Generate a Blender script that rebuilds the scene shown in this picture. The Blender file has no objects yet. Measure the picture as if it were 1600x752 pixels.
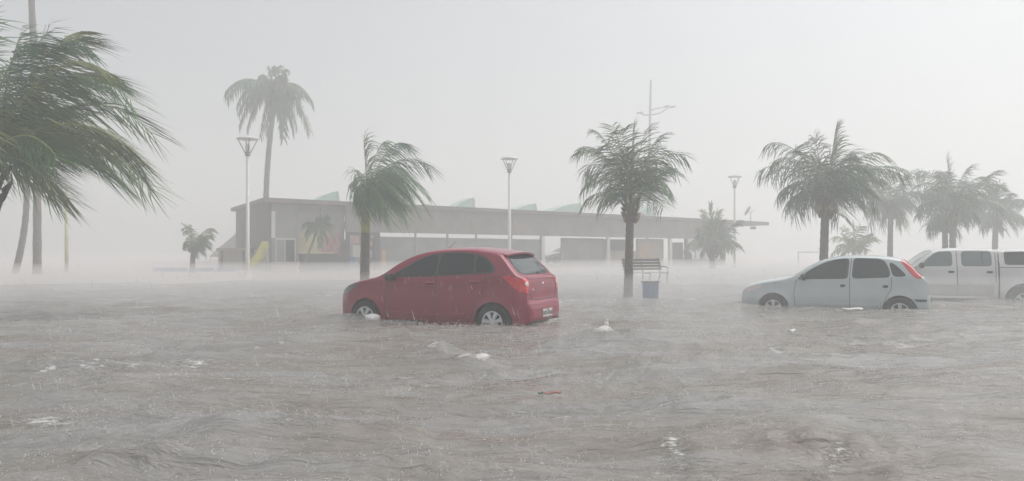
import bpy, bmesh, math, random
import numpy as np
from mathutils import Vector, Matrix
from mathutils.bvhtree import BVHTree

random.seed(7)
RNG = np.random.RandomState(7)
sc = bpy.context.scene
C = sc.collection
R = math.radians
PI = math.pi

# ---------------------------------------------------------------- camera
F = 1230.0; HZ = 390.0; CH = 1.25          # focal length in photo pixels, horizon row, eye height over the water
cam_d = bpy.data.cameras.new('camera'); cam = bpy.data.objects.new('camera', cam_d); C.objects.link(cam)
cam_d.sensor_width = 36.0; cam_d.lens = 36.0 * F / 1600.0
cam_d.shift_y = (HZ - 376.0) / 1600.0
cam_d.clip_start = 0.05; cam_d.clip_end = 3000
cam.location = (0, 0, CH); cam.rotation_euler = (R(90), 0, 0)
sc.camera = cam

# ---------------------------------------------------------------- world, sun, exposure
SUN_EL, SUN_AZ = 58.0, 75.0                # azimuth clockwise from the view direction (+Y)
w = bpy.data.worlds.new("World"); sc.world = w; w.use_nodes = True
nt = w.node_tree; nt.nodes.clear()
sky = nt.nodes.new('ShaderNodeTexSky'); sky.sky_type = 'NISHITA'; sky.sun_disc = False
sky.sun_elevation = R(SUN_EL); sky.sun_rotation = R(SUN_AZ)
sky.air_density = 1.0; sky.dust_density = 6.0; sky.ozone_density = 1.0
hsv = nt.nodes.new('ShaderNodeHueSaturation'); hsv.inputs['Saturation'].default_value = 0.3
bg = nt.nodes.new('ShaderNodeBackground'); bg.inputs['Strength'].default_value = 0.14
wo = nt.nodes.new('ShaderNodeOutputWorld')
nt.links.new(sky.outputs[0], hsv.inputs['Color']); nt.links.new(hsv.outputs[0], bg.inputs['Color']); nt.links.new(bg.outputs[0], wo.inputs[0])
sun_d = bpy.data.lights.new('sun', 'SUN'); sun = bpy.data.objects.new('sun', sun_d); C.objects.link(sun)
sun_d.energy = 1.5; sun_d.angle = R(60); sun_d.color = (1.0, 0.985, 0.97)
_d = Vector((math.sin(R(SUN_AZ)) * math.cos(R(SUN_EL)), math.cos(R(SUN_AZ)) * math.cos(R(SUN_EL)), math.sin(R(SUN_EL))))
sun.rotation_euler = _d.to_track_quat('Z', 'Y').to_euler()
sc.view_settings.view_transform = 'Standard'; sc.view_settings.look = 'None'
sc.view_settings.exposure = 0.15; sc.view_settings.gamma = 1.0; sc.view_settings.use_curve_mapping = False
sc.cycles.volume_bounces = 3; sc.cycles.max_bounces = 7; sc.cycles.diffuse_bounces = 3; sc.cycles.glossy_bounces = 3
sc.cycles.transmission_bounces = 4; sc.cycles.transparent_max_bounces = 6
sc.cycles.use_denoising = True
sc.cycles.caustics_reflective = False; sc.cycles.caustics_refractive = False

# ---------------------------------------------------------------- helpers
def P(px, py, Y):
    "point of the place seen at photo pixel (px, py), Y metres ahead"
    return Vector(((px - 800.0) * Y / F, Y, CH + (HZ - py) * Y / F))

MATS = {}
def mat(name, col, rough=0.6, var=0.12, scale=6.0, spec=0.4, metal=0.0, bump=0.0, coat=0.0, col2=None, alpha=None):
    if name in MATS: return MATS[name]
    m = bpy.data.materials.new(name); m.use_nodes = True; t = m.node_tree; b = t.nodes['Principled BSDF']
    b.inputs['Roughness'].default_value = rough; b.inputs['Specular IOR Level'].default_value = spec
    b.inputs['Metallic'].default_value = metal
    if coat: b.inputs['Coat Weight'].default_value = coat; b.inputs['Coat Roughness'].default_value = 0.06
    tc = t.nodes.new('ShaderNodeTexCoord'); n = t.nodes.new('ShaderNodeTexNoise'); n.inputs['Scale'].default_value = scale
    n.inputs['Detail'].default_value = 5; n.inputs['Roughness'].default_value = 0.6
    t.links.new(tc.outputs['Object'], n.inputs['Vector'])
    r = t.nodes.new('ShaderNodeValToRGB')
    c2 = col2 if col2 else tuple(min(1, c * (1 + var)) for c in col)
    c1 = col if col2 else tuple(c * (1 - var) for c in col)
    r.color_ramp.elements[0].position = 0.32; r.color_ramp.elements[1].position = 0.68
    r.color_ramp.elements[0].color = (*c1, 1); r.color_ramp.elements[1].color = (*c2, 1)
    t.links.new(n.outputs['Fac'], r.inputs['Fac']); t.links.new(r.outputs['Color'], b.inputs['Base Color'])
    if bump:
        bn = t.nodes.new('ShaderNodeBump'); bn.inputs['Strength'].default_value = bump; bn.inputs['Distance'].default_value = 0.02
        t.links.new(n.outputs['Fac'], bn.inputs['Height']); t.links.new(bn.outputs[0], b.inputs['Normal'])
    if alpha is not None: b.inputs['Alpha'].default_value = alpha
    MATS[name] = m; return m

def link(name, me, m=None, parent=None, smooth=False):
    o = bpy.data.objects.new(name, me); C.objects.link(o)
    if m is not None and not me.materials: me.materials.append(m)
    if parent is not None: o.parent = parent
    if smooth:
        me.polygons.foreach_set('use_smooth', [True] * len(me.polygons))
    return o

def mesh(name, vs, fs, m=None, parent=None, smooth=False):
    me = bpy.data.meshes.new(name); me.from_pydata([tuple(v) for v in vs], [], fs); me.update()
    return link(name, me, m, parent, smooth)

def bobj(name, bm, m=None, parent=None, smooth=False, auto=None):
    bmesh.ops.recalc_face_normals(bm, faces=bm.faces[:])
    me = bpy.data.meshes.new(name); bm.to_mesh(me); bm.free()
    if auto is not None:
        smooth = True
    o = link(name, me, m, parent, smooth)
    if auto is not None: me.set_sharp_from_angle(angle=R(auto))
    return o

def tag(o, label=None, cat=None, group=None, kind=None):
    if label: o['label'] = label
    if cat: o['category'] = cat
    if group: o['group'] = group
    if kind: o['kind'] = kind
    return o

def thing(name, label, cat, loc=(0, 0, 0), rz=0.0, group=None):
    o = bpy.data.objects.new(name, None); C.objects.link(o); o.location = loc; o.rotation_euler = (0, 0, rz)
    o.empty_display_size = 0.3
    return tag(o, label, cat, group)

def copy_tree(o, parent=None):
    c = o.copy(); C.objects.link(c); c.parent = parent
    for ch in list(o.children): copy_tree(ch, c)
    return c

def box(bm, x0, x1, y0, y1, z0, z1, bev=0.0):
    r = bmesh.ops.create_cube(bm, size=1.0)
    vs = r['verts']
    for v in vs:
        v.co = Vector((x0 + (v.co.x + .5) * (x1 - x0), y0 + (v.co.y + .5) * (y1 - y0), z0 + (v.co.z + .5) * (z1 - z0)))
    if bev:
        es = list({e for v in vs for e in v.link_edges})
        bmesh.ops.bevel(bm, geom=es, offset=bev, segments=2, affect='EDGES', profile=0.6)
    return vs

def boxo(name, x0, x1, y0, y1, z0, z1, m, parent=None, bev=0.0):
    bm = bmesh.new(); box(bm, x0, x1, y0, y1, z0, z1, bev); return bobj(name, bm, m, parent)

def frame_at(tan, up=Vector((0, 0, 1))):
    t = tan.normalized(); s = t.cross(up)
    if s.length < 1e-4: s = t.cross(Vector((1, 0, 0)))
    s.normalize(); n = s.cross(t).normalized(); return t, s, n

def tube(bm, pts, rad, seg=8, cap=True):
    pts = [Vector(p) for p in pts]; n = len(pts); rings = []
    for i, p in enumerate(pts):
        tan = pts[min(i + 1, n - 1)] - pts[max(i - 1, 0)]
        _, s, u = frame_at(tan, Vector((0.01, 1, 0.02)) if abs(tan.normalized().z) > .9 else Vector((0, 0, 1)))
        r = rad[i] if isinstance(rad, (list, tuple)) else rad
        rings.append([bm.verts.new(p + (s * math.cos(a) + u * math.sin(a)) * r) for a in [2 * PI * k / seg for k in range(seg)]])
    for a, b in zip(rings[:-1], rings[1:]):
        for k in range(seg): bm.faces.new((a[k], a[(k + 1) % seg], b[(k + 1) % seg], b[k]))
    if cap:
        bm.faces.new(rings[0][::-1]); bm.faces.new(rings[-1])

def tubeo(name, pts, rad, m, parent=None, seg=8, smooth=True):
    bm = bmesh.new(); tube(bm, pts, rad, seg); return bobj(name, bm, m, parent, smooth)

def lathe(bm, prof, seg=24, axis='z', org=(0, 0, 0)):
    rings = []
    for (r, h) in prof:
        ring = []
        for k in range(seg):
            a = 2 * PI * k / seg; c, s = math.cos(a) * r, math.sin(a) * r
            v = (c, s, h) if axis == 'z' else (c, h, s)
            ring.append(bm.verts.new(Vector(org) + Vector(v)))
        rings.append(ring)
    for a, b in zip(rings[:-1], rings[1:]):
        for k in range(seg): bm.faces.new((a[k], a[(k + 1) % seg], b[(k + 1) % seg], b[k]))
    bm.faces.new(rings[0][::-1]); bm.faces.new(rings[-1])

def pchip(xs, ys):
    xs = np.array(xs, float); ys = np.array(ys, float); h = np.diff(xs); d = np.diff(ys) / h
    m = np.zeros(len(xs)); m[0] = d[0]; m[-1] = d[-1]
    for i in range(1, len(xs) - 1):
        if d[i - 1] * d[i] > 0:
            w1 = 2 * h[i] + h[i - 1]; w2 = h[i] + 2 * h[i - 1]; m[i] = (w1 + w2) / (w1 / d[i - 1] + w2 / d[i])
    def f(x):
        x = np.clip(np.asarray(x, float), xs[0], xs[-1]); i = np.clip(np.searchsorted(xs, x) - 1, 0, len(h) - 1)
        t = (x - xs[i]) / h[i]; t2 = t * t; t3 = t2 * t
        return (2 * t3 - 3 * t2 + 1) * ys[i] + (t3 - 2 * t2 + t) * h[i] * m[i] + (3 * t2 - 2 * t3) * ys[i + 1] + (t3 - t2) * h[i] * m[i + 1]
    return f

# smooth gradient noise on numpy arrays
_perm = RNG.permutation(512); _ang = RNG.rand(512) * 2 * PI
def gnoise(x, y, seed=0):
    xi = np.floor(x).astype(int); yi = np.floor(y).astype(int); xf = x - xi; yf = y - yi
    def g(i, j, dx, dy):
        h = _perm[(_perm[(i + seed * 17) % 512] + j) % 512]; a = _ang[h]; return np.cos(a) * dx + np.sin(a) * dy
    u = xf ** 3 * (xf * (xf * 6 - 15) + 10); v = yf ** 3 * (yf * (yf * 6 - 15) + 10)
    a = g(xi, yi, xf, yf); b = g(xi + 1, yi, xf - 1, yf); c = g(xi, yi + 1, xf, yf - 1); d = g(xi + 1, yi + 1, xf - 1, yf - 1)
    return ((a * (1 - u) + b * u) * (1 - v) + (c * (1 - u) + d * u) * v) * 1.5

# ---------------------------------------------------------------- the setting: ground, plaza, water
m_ground = mat('wet_ground', (.16, .14, .12), .5, .2, .3)
gs = 330
mesh('ground', [(-gs, -40, -.62), (gs, -40, -.62), (gs, gs, -.62), (-gs, gs, -.62)], [(0, 1, 2, 3)], m_ground)['kind'] = 'structure'

# flood water: graded grid, displaced
def build_water():
    U = np.linspace(-1, 1, 640); X = 320 * np.sinh(5.5 * U) / math.sinh(5.5)
    V = np.linspace(-.42, 1, 560); Yv = -1.0 + 320 * np.sinh(5.2 * V) / math.sinh(5.2)
    gx, gy = np.meshgrid(X, Yv)
    dx = np.gradient(X)[None, :] * np.ones_like(gx); dy = np.gradient(Yv)[:, None] * np.ones_like(gy)
    cell = np.maximum(dx, dy * .6)
    z = np.zeros_like(gx)
    # flow lines run gently from far right to near left; chop is stretched across the picture
    ca, sa = math.cos(R(9)), math.sin(R(9)); fx = gx * ca + gy * sa; fy = -gx * sa + gy * ca
    wx = gnoise(gx * .22, gy * .3, 3) * 1.1; wy = gnoise(gx * .25 + 9, gy * .28, 4) * 1.0
    for (lx, ly, amp, sd) in ((9, 4.0, .08, 1), (4.6, 1.5, .11, 2), (2.4, .75, .078, 5), (1.3, .36, .046, 6), (.62, .2, .022, 7), (.3, .12, .009, 8)):
        fade = np.clip(ly * .9 / cell - .6, 0, 1)
        n = gnoise((fx + wx) / lx, (fy + wy) / ly, sd)
        n = n if lx > 3 else (0.35 - np.abs(n)) * 1.3
        z += n * amp * fade
    foam = np.clip((z - .13) * 5, 0, .5)
    # long broken foam lines that the current draws out, and the crests they ride on
    for (lx, ly, sd, am) in ((3.6, .75, 21, .85), (2.0, .42, 22, .7), (5.5, 1.1, 23, .8)):
        n = gnoise((fx + wx * 1.3) / lx, (fy + wy * .8) / ly, sd); m_ = np.clip(gnoise(fx / 3.1 + 5, fy / 1.6, sd + 5) * 2.2 - .1, 0, 1)
        foam = np.maximum(foam, np.exp(-(n / .045) ** 2) * m_ * am)
    z += .012 * foam
    for (ax, ay, bx, by) in ((-2.95, 13.9, -.15, 12.45), (-.15, 12.4, .75, 13.5), (5.1, 17.0, 8.3, 15.6)):      # slop against the cars
        t_ = np.clip(((gx - ax) * (bx - ax) + (gy - ay) * (by - ay)) / ((bx - ax) ** 2 + (by - ay) ** 2), 0, 1)
        d_ = np.hypot(gx - ax - t_ * (bx - ax), gy - ay - t_ * (by - ay)); foam = np.maximum(foam, np.exp(-(d_ / .16) ** 2) * (.75 + .6 * gnoise(gx * 3, gy * 3, 31)))
    far = np.clip((gy - 20) / 14, 0, 1); z *= 1 - .8 * far
    # keep it calm against the cars, and raise the standing waves the photograph shows
    for (px, py, sx, sy, h, f) in ((690, 556, .22, .20, .09, .85), (742, 570, .26, .24, .10, .85), (772, 582, .12, .14, .05, .7), (862, 548, .22, .12, .07, .45), (935, 538, .24, .15, .14, 1.0),
                                 (985, 530, .4, .18, .10, .4), (560, 500, .6, .3, .05, .2), (1195, 478, 1.1, .45, .08, .5), (1400, 488, .6, .3, .03, .4), (1000, 545, .7, .2, .08, .0), (640, 562, .9, .25, -.07, 0),
                                 (905, 556, .7, .22, -.06, 0), (60, 578, .9, .14, .10, .5), (240, 564, .7, .10, .06, .4), (1300, 700, 1.0, .22, .11, 0), (450, 690, .9, .22, .10, 0), (1120, 640, .8, .25, .07, 0),
                                 (250, 742, .5, .10, .09, 0), (620, 745, .9, .10, .08, 0), (1450, 740, 1.0, .12, .06, 0)):
        Y = CH * F / (py - HZ); x0 = (px - 800) * Y / F
        g = np.exp(-((gx - x0) / sx) ** 2 - ((gy - Y) / sy) ** 2)
        z += g * h * (1 + .5 * gnoise(gx * 5, gy * 5, 11)); foam = np.maximum(foam, np.clip(g * 1.3, 0, 1) * f * 1.15 * np.clip(.8 + 1.3 * gnoise(gx * 5.5, gy * 3.5, 51), .1, 1.3))
    for (px, py, L, f) in ((880, 590, 1.2, .5), (700, 610, 1.8, .55), (500, 640, 1.6, .5), (350, 655, 1.4, .5), (120, 672, 1.3, .6), (90, 712, 1.0, .5), (980, 575, .8, .3), (200, 735, .5, .6), (640, 600, .9, .5), (820, 640, .9, .45), (300, 610, 1.5, .4), (1050, 600, 1.2, .3), (420, 690, 1, .35), (1150, 560, 1., .2)):
        Y = CH * F / (py - HZ); x0 = (px - 800) * Y / F
        g = np.exp(-((gx - x0 + (gy - Y) * .5) / L) ** 2 - ((gy - Y - (gx - x0) * .12) / .16) ** 2)
        foam = np.maximum(foam, g * f * 1.15 * np.clip(.7 + gnoise(gx * 1.7, gy * 3.1, 41), 0, 1.3))
    nv = len(V); nu = len(U)
    co = np.stack([gx, gy, z], -1).reshape(-1, 3)
    i = np.arange(nv - 1)[:, None] * nu + np.arange(nu - 1)[None, :]
    fs = np.stack([i, i + 1, i + nu + 1, i + nu], -1).reshape(-1, 4)
    me = bpy.data.meshes.new('flood_water'); me.vertices.add(len(co)); me.vertices.foreach_set('co', co.ravel())
    me.loops.add(fs.size); me.loops.foreach_set('vertex_index', fs.ravel().astype(np.int32))
    me.polygons.add(len(fs)); me.polygons.foreach_set('loop_start', np.arange(0, fs.size, 4, dtype=np.int32)); me.polygons.foreach_set('loop_total', np.full(len(fs), 4, np.int32))
    me.update(); me.validate()
    a = me.attributes.new('foam', 'FLOAT', 'POINT'); a.data.foreach_set('value', foam.ravel().astype(np.float32))
    me.polygons.foreach_set('use_smooth', np.ones(len(fs), bool))
    m = bpy.data.materials.new('muddy_flood_water'); m.use_nodes = True; t = m.node_tree; b = t.nodes['Principled BSDF']
    N = t.nodes.new; L = t.links.new
    geo = N('ShaderNodeNewGeometry')
    def noise(scale, det, sx=1., sy=1., rough=.6, dist=0.):
        mp = N('ShaderNodeMapping'); mp.inputs['Scale'].default_value = (sx, sy, 1); mp.inputs['Rotation'].default_value = (0, 0, R(-8)); L(geo.outputs['Position'], mp.inputs[0])
        n = N('ShaderNodeTexNoise'); n.inputs['Scale'].default_value = scale; n.inputs['Detail'].default_value = det; n.inputs['Roughness'].default_value = rough
        n.inputs['Distortion'].default_value = dist; L(mp.outputs[0], n.inputs['Vector']); return n.outputs['Fac']
    def math_(op, a, b_=None, clamp=False):
        n = N('ShaderNodeMath'); n.operation = op; n.use_clamp = clamp
        for k, v in enumerate((a, b_)):
            if v is None: continue
            if isinstance(v, (int, float)): n.inputs[k].default_value = v
            else: L(v, n.inputs[k])
        return n.outputs[0]
    def ramp(f, p0, p1, c0=(0, 0, 0, 1), c1=(1, 1, 1, 1)):
        r = N('ShaderNodeValToRGB'); r.color_ramp.elements[0].position = p0; r.color_ramp.elements[1].position = p1
        r.color_ramp.elements[0].color = c0; r.color_ramp.elements[1].color = c1; L(f, r.inputs[0]); return r.outputs[0]
    at = N('ShaderNodeAttribute'); at.attribute_name = 'foam'
    mud = ramp(noise(.9, 5, .4, 1.7, .62, .5), .36, .62, (.212, .188, .163, 1), (.262, .258, .250, 1))
    spk = noise(20, 6, .55, 1.5, .78, .3)                      # fine foam lace
    patch = noise(.9, 4, .35, 1.3, .6, .3)
    fmask = math_('ADD', math_('MULTIPLY', at.outputs['Fac'], .95), math_('MULTIPLY', ramp(patch, .38, .72), .44))
    lace = math_('ADD', math_('MULTIPLY', math_('SUBTRACT', spk, .5), 3.2), .66)
    fo = math_('MULTIPLY', math_('MULTIPLY', math_('SUBTRACT', fmask, lace), 2.7, True), .66)
    dots = ramp(noise(42, 3, .8, 1.3, .55), .66, .72)          # scattered white spatter on the surface
    fo2 = math_('MAXIMUM', fo, math_('MULTIPLY', dots, .35))
    mix = N('ShaderNodeMix'); mix.data_type = 'RGBA'; L(fo2, mix.inputs['Factor']); L(mud, mix.inputs['A']); mix.inputs['B'].default_value = (.72, .71, .69, 1)
    L(mix.outputs['Result'], b.inputs['Base Color'])
    b.inputs['Roughness'].default_value = .2; b.inputs['IOR'].default_value = 1.33; b.inputs['Specular IOR Level'].default_value = .5
    rg = ramp(fo2, 0, 1, (.12, .12, .12, 1), (.8, .8, .8, 1)); L(rg, b.inputs['Roughness'])
    h = math_('ADD', math_('MULTIPLY', noise(3.2, 5, .4, 1.9, .58, .5), 1.5), math_('MULTIPLY', noise(26, 2, .7, 1.4, .5), .14))
    h = math_('ADD', h, math_('MULTIPLY', fo2, .25))
    bn = N('ShaderNodeBump'); bn.inputs['Strength'].default_value = .8; bn.inputs['Distance'].default_value = .09; L(h, bn.inputs['Height'])
    L(bn.outputs[0], b.inputs['Normal'])
    me.materials.append(m)
    return tag(link('flood_water', me), kind='structure')
water = build_water()

# wet pale paving that just emerges from the flood in the distance
def build_plaza():
    edge = [(-80, 27.5), (-30, 27), (-22, 27), (-16, 29), (-10, 30.5), (-5, 34), (0, 38), (8, 38), (16, 40), (30, 42), (80, 46)]
    f = pchip([e[0] for e in edge], [e[1] for e in edge])
    xs = np.linspace(-80, 80, 161); vs = []; fs = []
    rows = [-.9, 0, 1.2, 3, 8, 20, 60, 180]; zz = [-.10, .012, .035, .045, .05, .05, .05, .05]
    for r_, z_ in zip(rows, zz):
        for x in xs:
            e = float(f(x)) + gnoise(np.array(x * .35), np.array(3.3), 2) * 1.2 + gnoise(np.array(x * 1.3), np.array(7.3), 2) * .4
            vs.append((x, e + r_, z_))
    n = len(xs)
    for j in range(len(rows) - 1):
        for i in range(n - 1): fs.append((j * n + i, j * n + i + 1, (j + 1) * n + i + 1, (j + 1) * n + i))
    m = mat('wet_paving', (.40, .335, .305), .32, .1, .7, .5, bump=.3)
    return tag(mesh('plaza', vs, fs, m, smooth=True), kind='structure')
build_plaza()

# ---------------------------------------------------------------- palms
m_leaf = [mat('palm_leaf_green', (.075, .165, .052), .45, .35, 3.0, .5), mat('palm_leaf_dark', (.045, .110, .052), .5, .3, 3, .45),
          mat('palm_leaf_yellowed', (.18, .205, .07), .5, .35, 3, .45), mat('palm_leaf_olive', (.09, .125, .05), .5, .3, 3, .4)]
m_rib = mat('palm_midrib', (.24, .26, .07), .45, .2, 4, .4)
m_trunk = mat('palm_trunk', (.135, .115, .10), .8, .3, 9, .2, bump=.6)
m_trunk_y = mat('palm_green_stem', (.33, .33, .08), .55, .25, 7, .3, bump=.3)
m_fibre = mat('palm_fibre', (.12, .09, .06), .9, .35, 14, .1, bump=.7)
m_nut = mat('coconut_husk', (.24, .17, .07), .5, .3, 10, .35)

WIND = Vector((1.0, -.1, -.12)).normalized()
def frond(parent, base, tip, arch, mleaf, nl=34, lmax=.8, width=.035, droop=.5, wind=.25, rib_r=.02, rng=random):
    """one pinnate leaf: a curved midrib and two rows of separate leaflets. Coordinates are local to the tree."""
    base = Vector(base); tip = Vector(tip); L0 = (tip - base).length
    c1 = base.lerp(tip, .30) + Vector((0, 0, arch)); c2 = base.lerp(tip, .72) + Vector((0, 0, arch * .95))
    def B(t):
        s = 1 - t; return base * s ** 3 + c1 * 3 * s * s * t + c2 * 3 * s * t * t + tip * t ** 3
    def D(t):
        s = 1 - t; return ((c1 - base) * s * s + (c2 - c1) * 2 * s * t + (tip - c2) * t * t).normalized()
    vs = []; fs = []
    roll = rng.uniform(-.7, .7); closed = max(0.0, 1 - arch / max(.01, L0) / .15)
    for i in range(nl):
        t = .10 + .90 * (i + rng.uniform(-.3, .3)) / (nl - 1); t = min(max(t, .06), 1.0)
        p = B(t); tan, sd, up = frame_at(D(t))
        sd = (sd * math.cos(roll) + up * math.sin(roll)).normalized()
        prof = min(1, .45 + t * 2.6) * (1 - .62 * max(0, t - .35) ** 1.1)
        for sg in (-1, 1):
            if rng.random() < .10: continue
            L = lmax * prof * rng.uniform(.78, 1.12)
            d = (sd * sg * rng.uniform(.6, 1.35) * (1 - .75 * closed) + tan * (.35 + .7 * t + 1.2 * closed) * rng.uniform(.6, 1.3) + Vector((0, 0, -1)) * droop * rng.uniform(.5, 1.2) + WIND * wind * rng.uniform(.4, 1.5)).normalized()
            e = d * L + (Vector((0, 0, -1)) * droop * .45 + WIND * wind * .6) * L * rng.uniform(.5, 1.2)
            mid = p + d * L * .5
            wv = d.cross(tan + Vector((.01, .02, .3))).normalized().cross(d).normalized()
            wd = width * rng.uniform(.8, 1.2)
            k = len(vs)
            fold = d.cross(wv) * wd * .45
            vs += [p - wv * wd * .35, p + wv * wd * .35, mid - wv * wd * .6 + fold, mid + wv * wd * .6 + fold, p + d * L * .8 + (e - d * L) * .55 - wv * wd * .3, p + d * L * .8 + (e - d * L) * .55 + wv * wd * .3, p + e]
            fs += [(k, k + 1, k + 3, k + 2), (k + 2, k + 3, k + 5, k + 4), (k + 4, k + 5, k + 6)]
    fr = mesh('frond', vs, fs, mleaf, parent)
    bm = bmesh.new(); n = 10
    tube(bm, [B(j / (n - 1)) for j in range(n)], [rib_r * (1.25 - .95 * j / (n - 1)) for j in range(n)], 5)
    bobj('midrib', bm, m_rib, fr, smooth=True)
    return fr

def palm(label, Y, crown, base, tips, r0=.15, r1=.11, lean=0.0, green=None, nl=34, lmax=.8, width=.04, droop=.5, wind=.25, leaf=(0, 1), fill=8, fillr=1.0,
         archk=.38, nuts=0, group='palm trees along the beachfront', fibre=True, bend=0.0, seed=1, rib=.02, zbase=None, name='palm_tree', skirt=0, cat='palm tree', hub=True):
    rng = random.Random(seed)
    if zbase is None: zbase = -.45
    bw = P(base[0], HZ, Y); bw.z = zbase
    o = thing(name, label, cat, bw, 0, group)
    cw = P(crown[0], crown[1], Y) - bw
    # trunk
    n = 26; pts = []; rad = []
    for i in range(n):
        t = i / (n - 1)
        pts.append(Vector((cw.x * t + bend * math.sin(PI * t), 0, cw.z * t)))
        rad.append((r0 + (r1 - r0) * t ** .7) * (1 + (.05 if i % 2 else -.03)) * (1 + .35 * max(0, 1 - t * cw.z / .5)))
    if green:
        gi = int(n * green)
        tubeo('trunk', pts[:gi + 1], rad[:gi + 1], m_trunk, o, 12)
        tubeo('crown_shaft', pts[gi:], [r * 1.06 for r in rad[gi:]], m_trunk_y, o, 12)
    else:
        tubeo('trunk', pts, rad, m_trunk, o, 12)
    # fibrous leaf bases round the growing point
    if fibre:
        bm = bmesh.new()
        for k in range(16):
            a = k * 2.4; zz = -.65 + .7 * k / 16; rr = r1 * (1.05 + .45 * rng.random())
            q = cw + Vector((math.cos(a) * rr, math.sin(a) * rr, zz * fillr)); q2 = q + Vector((math.cos(a) * r1 * 1.5, math.sin(a) * r1 * 1.5, .34 * fillr))
            tube(bm, [q, q.lerp(q2, .5) + Vector((0, 0, .05)), q2], [r1 * .5, r1 * .42, r1 * .18], 6)
        bobj('leaf_base', bm, m_fibre, o, smooth=True)
    c0 = cw
    for k in range(nuts):
        a = rng.uniform(0, 2 * PI); q = c0 + Vector((math.cos(a) * r1 * rng.uniform(1.3, 2.4), math.sin(a) * r1 * rng.uniform(1.3, 2.4) - r1 * .6, -.18 - rng.uniform(0, .28)))
        bm = bmesh.new(); bmesh.ops.create_icosphere(bm, subdivisions=2, radius=.085)
        for v in bm.verts: v.co.z *= 1.2; v.co += q
        bobj('coconut', bm, m_nut, o, smooth=True)
    for tp in tips:
        px, py = tp[0], tp[1]; dep = tp[2] if len(tp) > 2 else rng.uniform(-1, 1) * .8 * fillr
        ak = tp[3] if len(tp) > 3 else archk
        li = tp[4] if len(tp) > 4 else rng.choice(leaf)
        q = P(px, py, Y) - bw; q.y += dep; q = c0 + (q - c0) * (.91 if ak > .1 else .84)
        L = (q - c0).length
        frond(o, c0 + Vector((rng.uniform(-1, 1) * r1 * .6, rng.uniform(-1, 1) * r1 * .6, rng.uniform(-.1, .25) * fillr)), q, L * ak, m_leaf[li], nl, lmax, width, droop, wind, rib, rng)
    for k in range(fill):
        a = k * 2.39996 + seed; el = rng.uniform(-.35, 1.15); L = fillr * rng.uniform(1.2, 1.9)
        d = Vector((math.cos(a) * math.cos(el), math.sin(a) * math.cos(el), math.sin(el)))
        q = c0 + d * L + WIND * wind * L * .9
        frond(o, c0 + d * r1 * .5, q, L * archk * (.8 if el < .6 else .2), m_leaf[rng.choice(leaf)], nl, lmax * .95, width, droop, wind, rib, rng)
    return o

# the big near palm on the left, its crown reaching in from the edge of the picture
palm('large near coconut palm at the left edge of the photo, fronds blown to the right', 15, (-22, 262), (-75, 480),
     [(58, 22, .5, .16), (92, 10, .9, .20, 2), (140, 44, .2, .34), (150, 92, 1.0, .28), (196, 102, -.4, .34, 2), (214, 140, .3, .42), (222, 190, 1.1, .42, 3), (196, 232, .9, .40), (262, 250, -.5, .30, 2),
      (252, 296, .2, .32, 3), (205, 262, 1.2, .30), (125, 308, -.6, .26, 3), (70, 300, .9, .24), (95, 66, -.8, .28), (150, 270, .8, .34), 
      (15, 30, .4, .12), (-30, 10, 0, .12), (-130, 40, .5, .3), (-200, 150, -.3, .3), (-220, 260, .4, .3), (-140, 330, -.5, .3), (-60, 330, -.8, .2), (40, 230, -1.5, .5), (130, 120, .3, .42), (185, 285, .6, .34),
      (150, 245, 1.3, .4)],
     r0=.24, r1=.16, nl=58, lmax=1.08, width=.018, droop=.5, wind=.5, leaf=(0, 0, 1, 2), fill=4, fillr=1.3, seed=3, rib=.022, nuts=5)
# the palm right behind the red car's bonnet
palm('slim palm behind the red car bonnet with yellow green upper stem, fronds blown right', 24, (572, 300), (569, 454),
     [(568, 206, 0, .02), (600, 212, .3, .22), (636, 216, .1, .30), (680, 256, 0, .34), (672, 300, .4, .42), (672, 322, -.3, .46), (640, 338, -.4, .42), (655, 330, .5, .45), (612, 342, -.5, .40), (552, 262, .3, .35), (556, 302, -.3, .45),
      (558, 335, -.1, .4), (590, 334, .3, .42), (625, 300, -.6, .42), (600, 262, .6, .3), (638, 262, .2, .36), (648, 290, -.5, .42), (575, 325, -.6, .42), (600, 320, -.7, .45), (628, 326, -.2, .45)],
     r0=.155, r1=.13, green=.62, nl=34, lmax=.85, width=.019, droop=.9, wind=.5, leaf=(0, 0, 1), fill=7, fillr=.62, seed=5, rib=.015)
# palm beside the bench
palm('palm with a dark trunk standing between the bench and the blue box', 22.2, (985, 318), (981, 462),
     [(900, 222, .2, .30), (898, 232, -.4, .3), (925, 182 + 10, .1, .2), (958, 180, .5, .12), (990, 184, 0, .05), (1015, 190, .4, .12), (1042, 222, .3, .22), (1078, 238, 0, .32), (1072, 262, .6, .34), (908, 258, .2, .36), (903, 292, -.3, .42),
      (938, 222, -.8, .3), (962, 200, -1.0, .2), (930, 318, -.4, .40), (1040, 300, -.6, .40), (1052, 286, .4, .38), (1000, 210, .9, .15), (1028, 208, -.7, .18), (948, 300, .5, .42), (1020, 250, -1.1, .3), (950, 252, -1.1, .3), (975, 225, 1.2, .15), (915, 275, .5, .4), (1035, 262, .8, .35)],
     r0=.14, r1=.105, nl=31, lmax=.85, width=.020, droop=.5, wind=.1, leaf=(0, 1, 3), fill=5, fillr=.85, archk=.3, seed=8, rib=.016, nuts=3)
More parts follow.
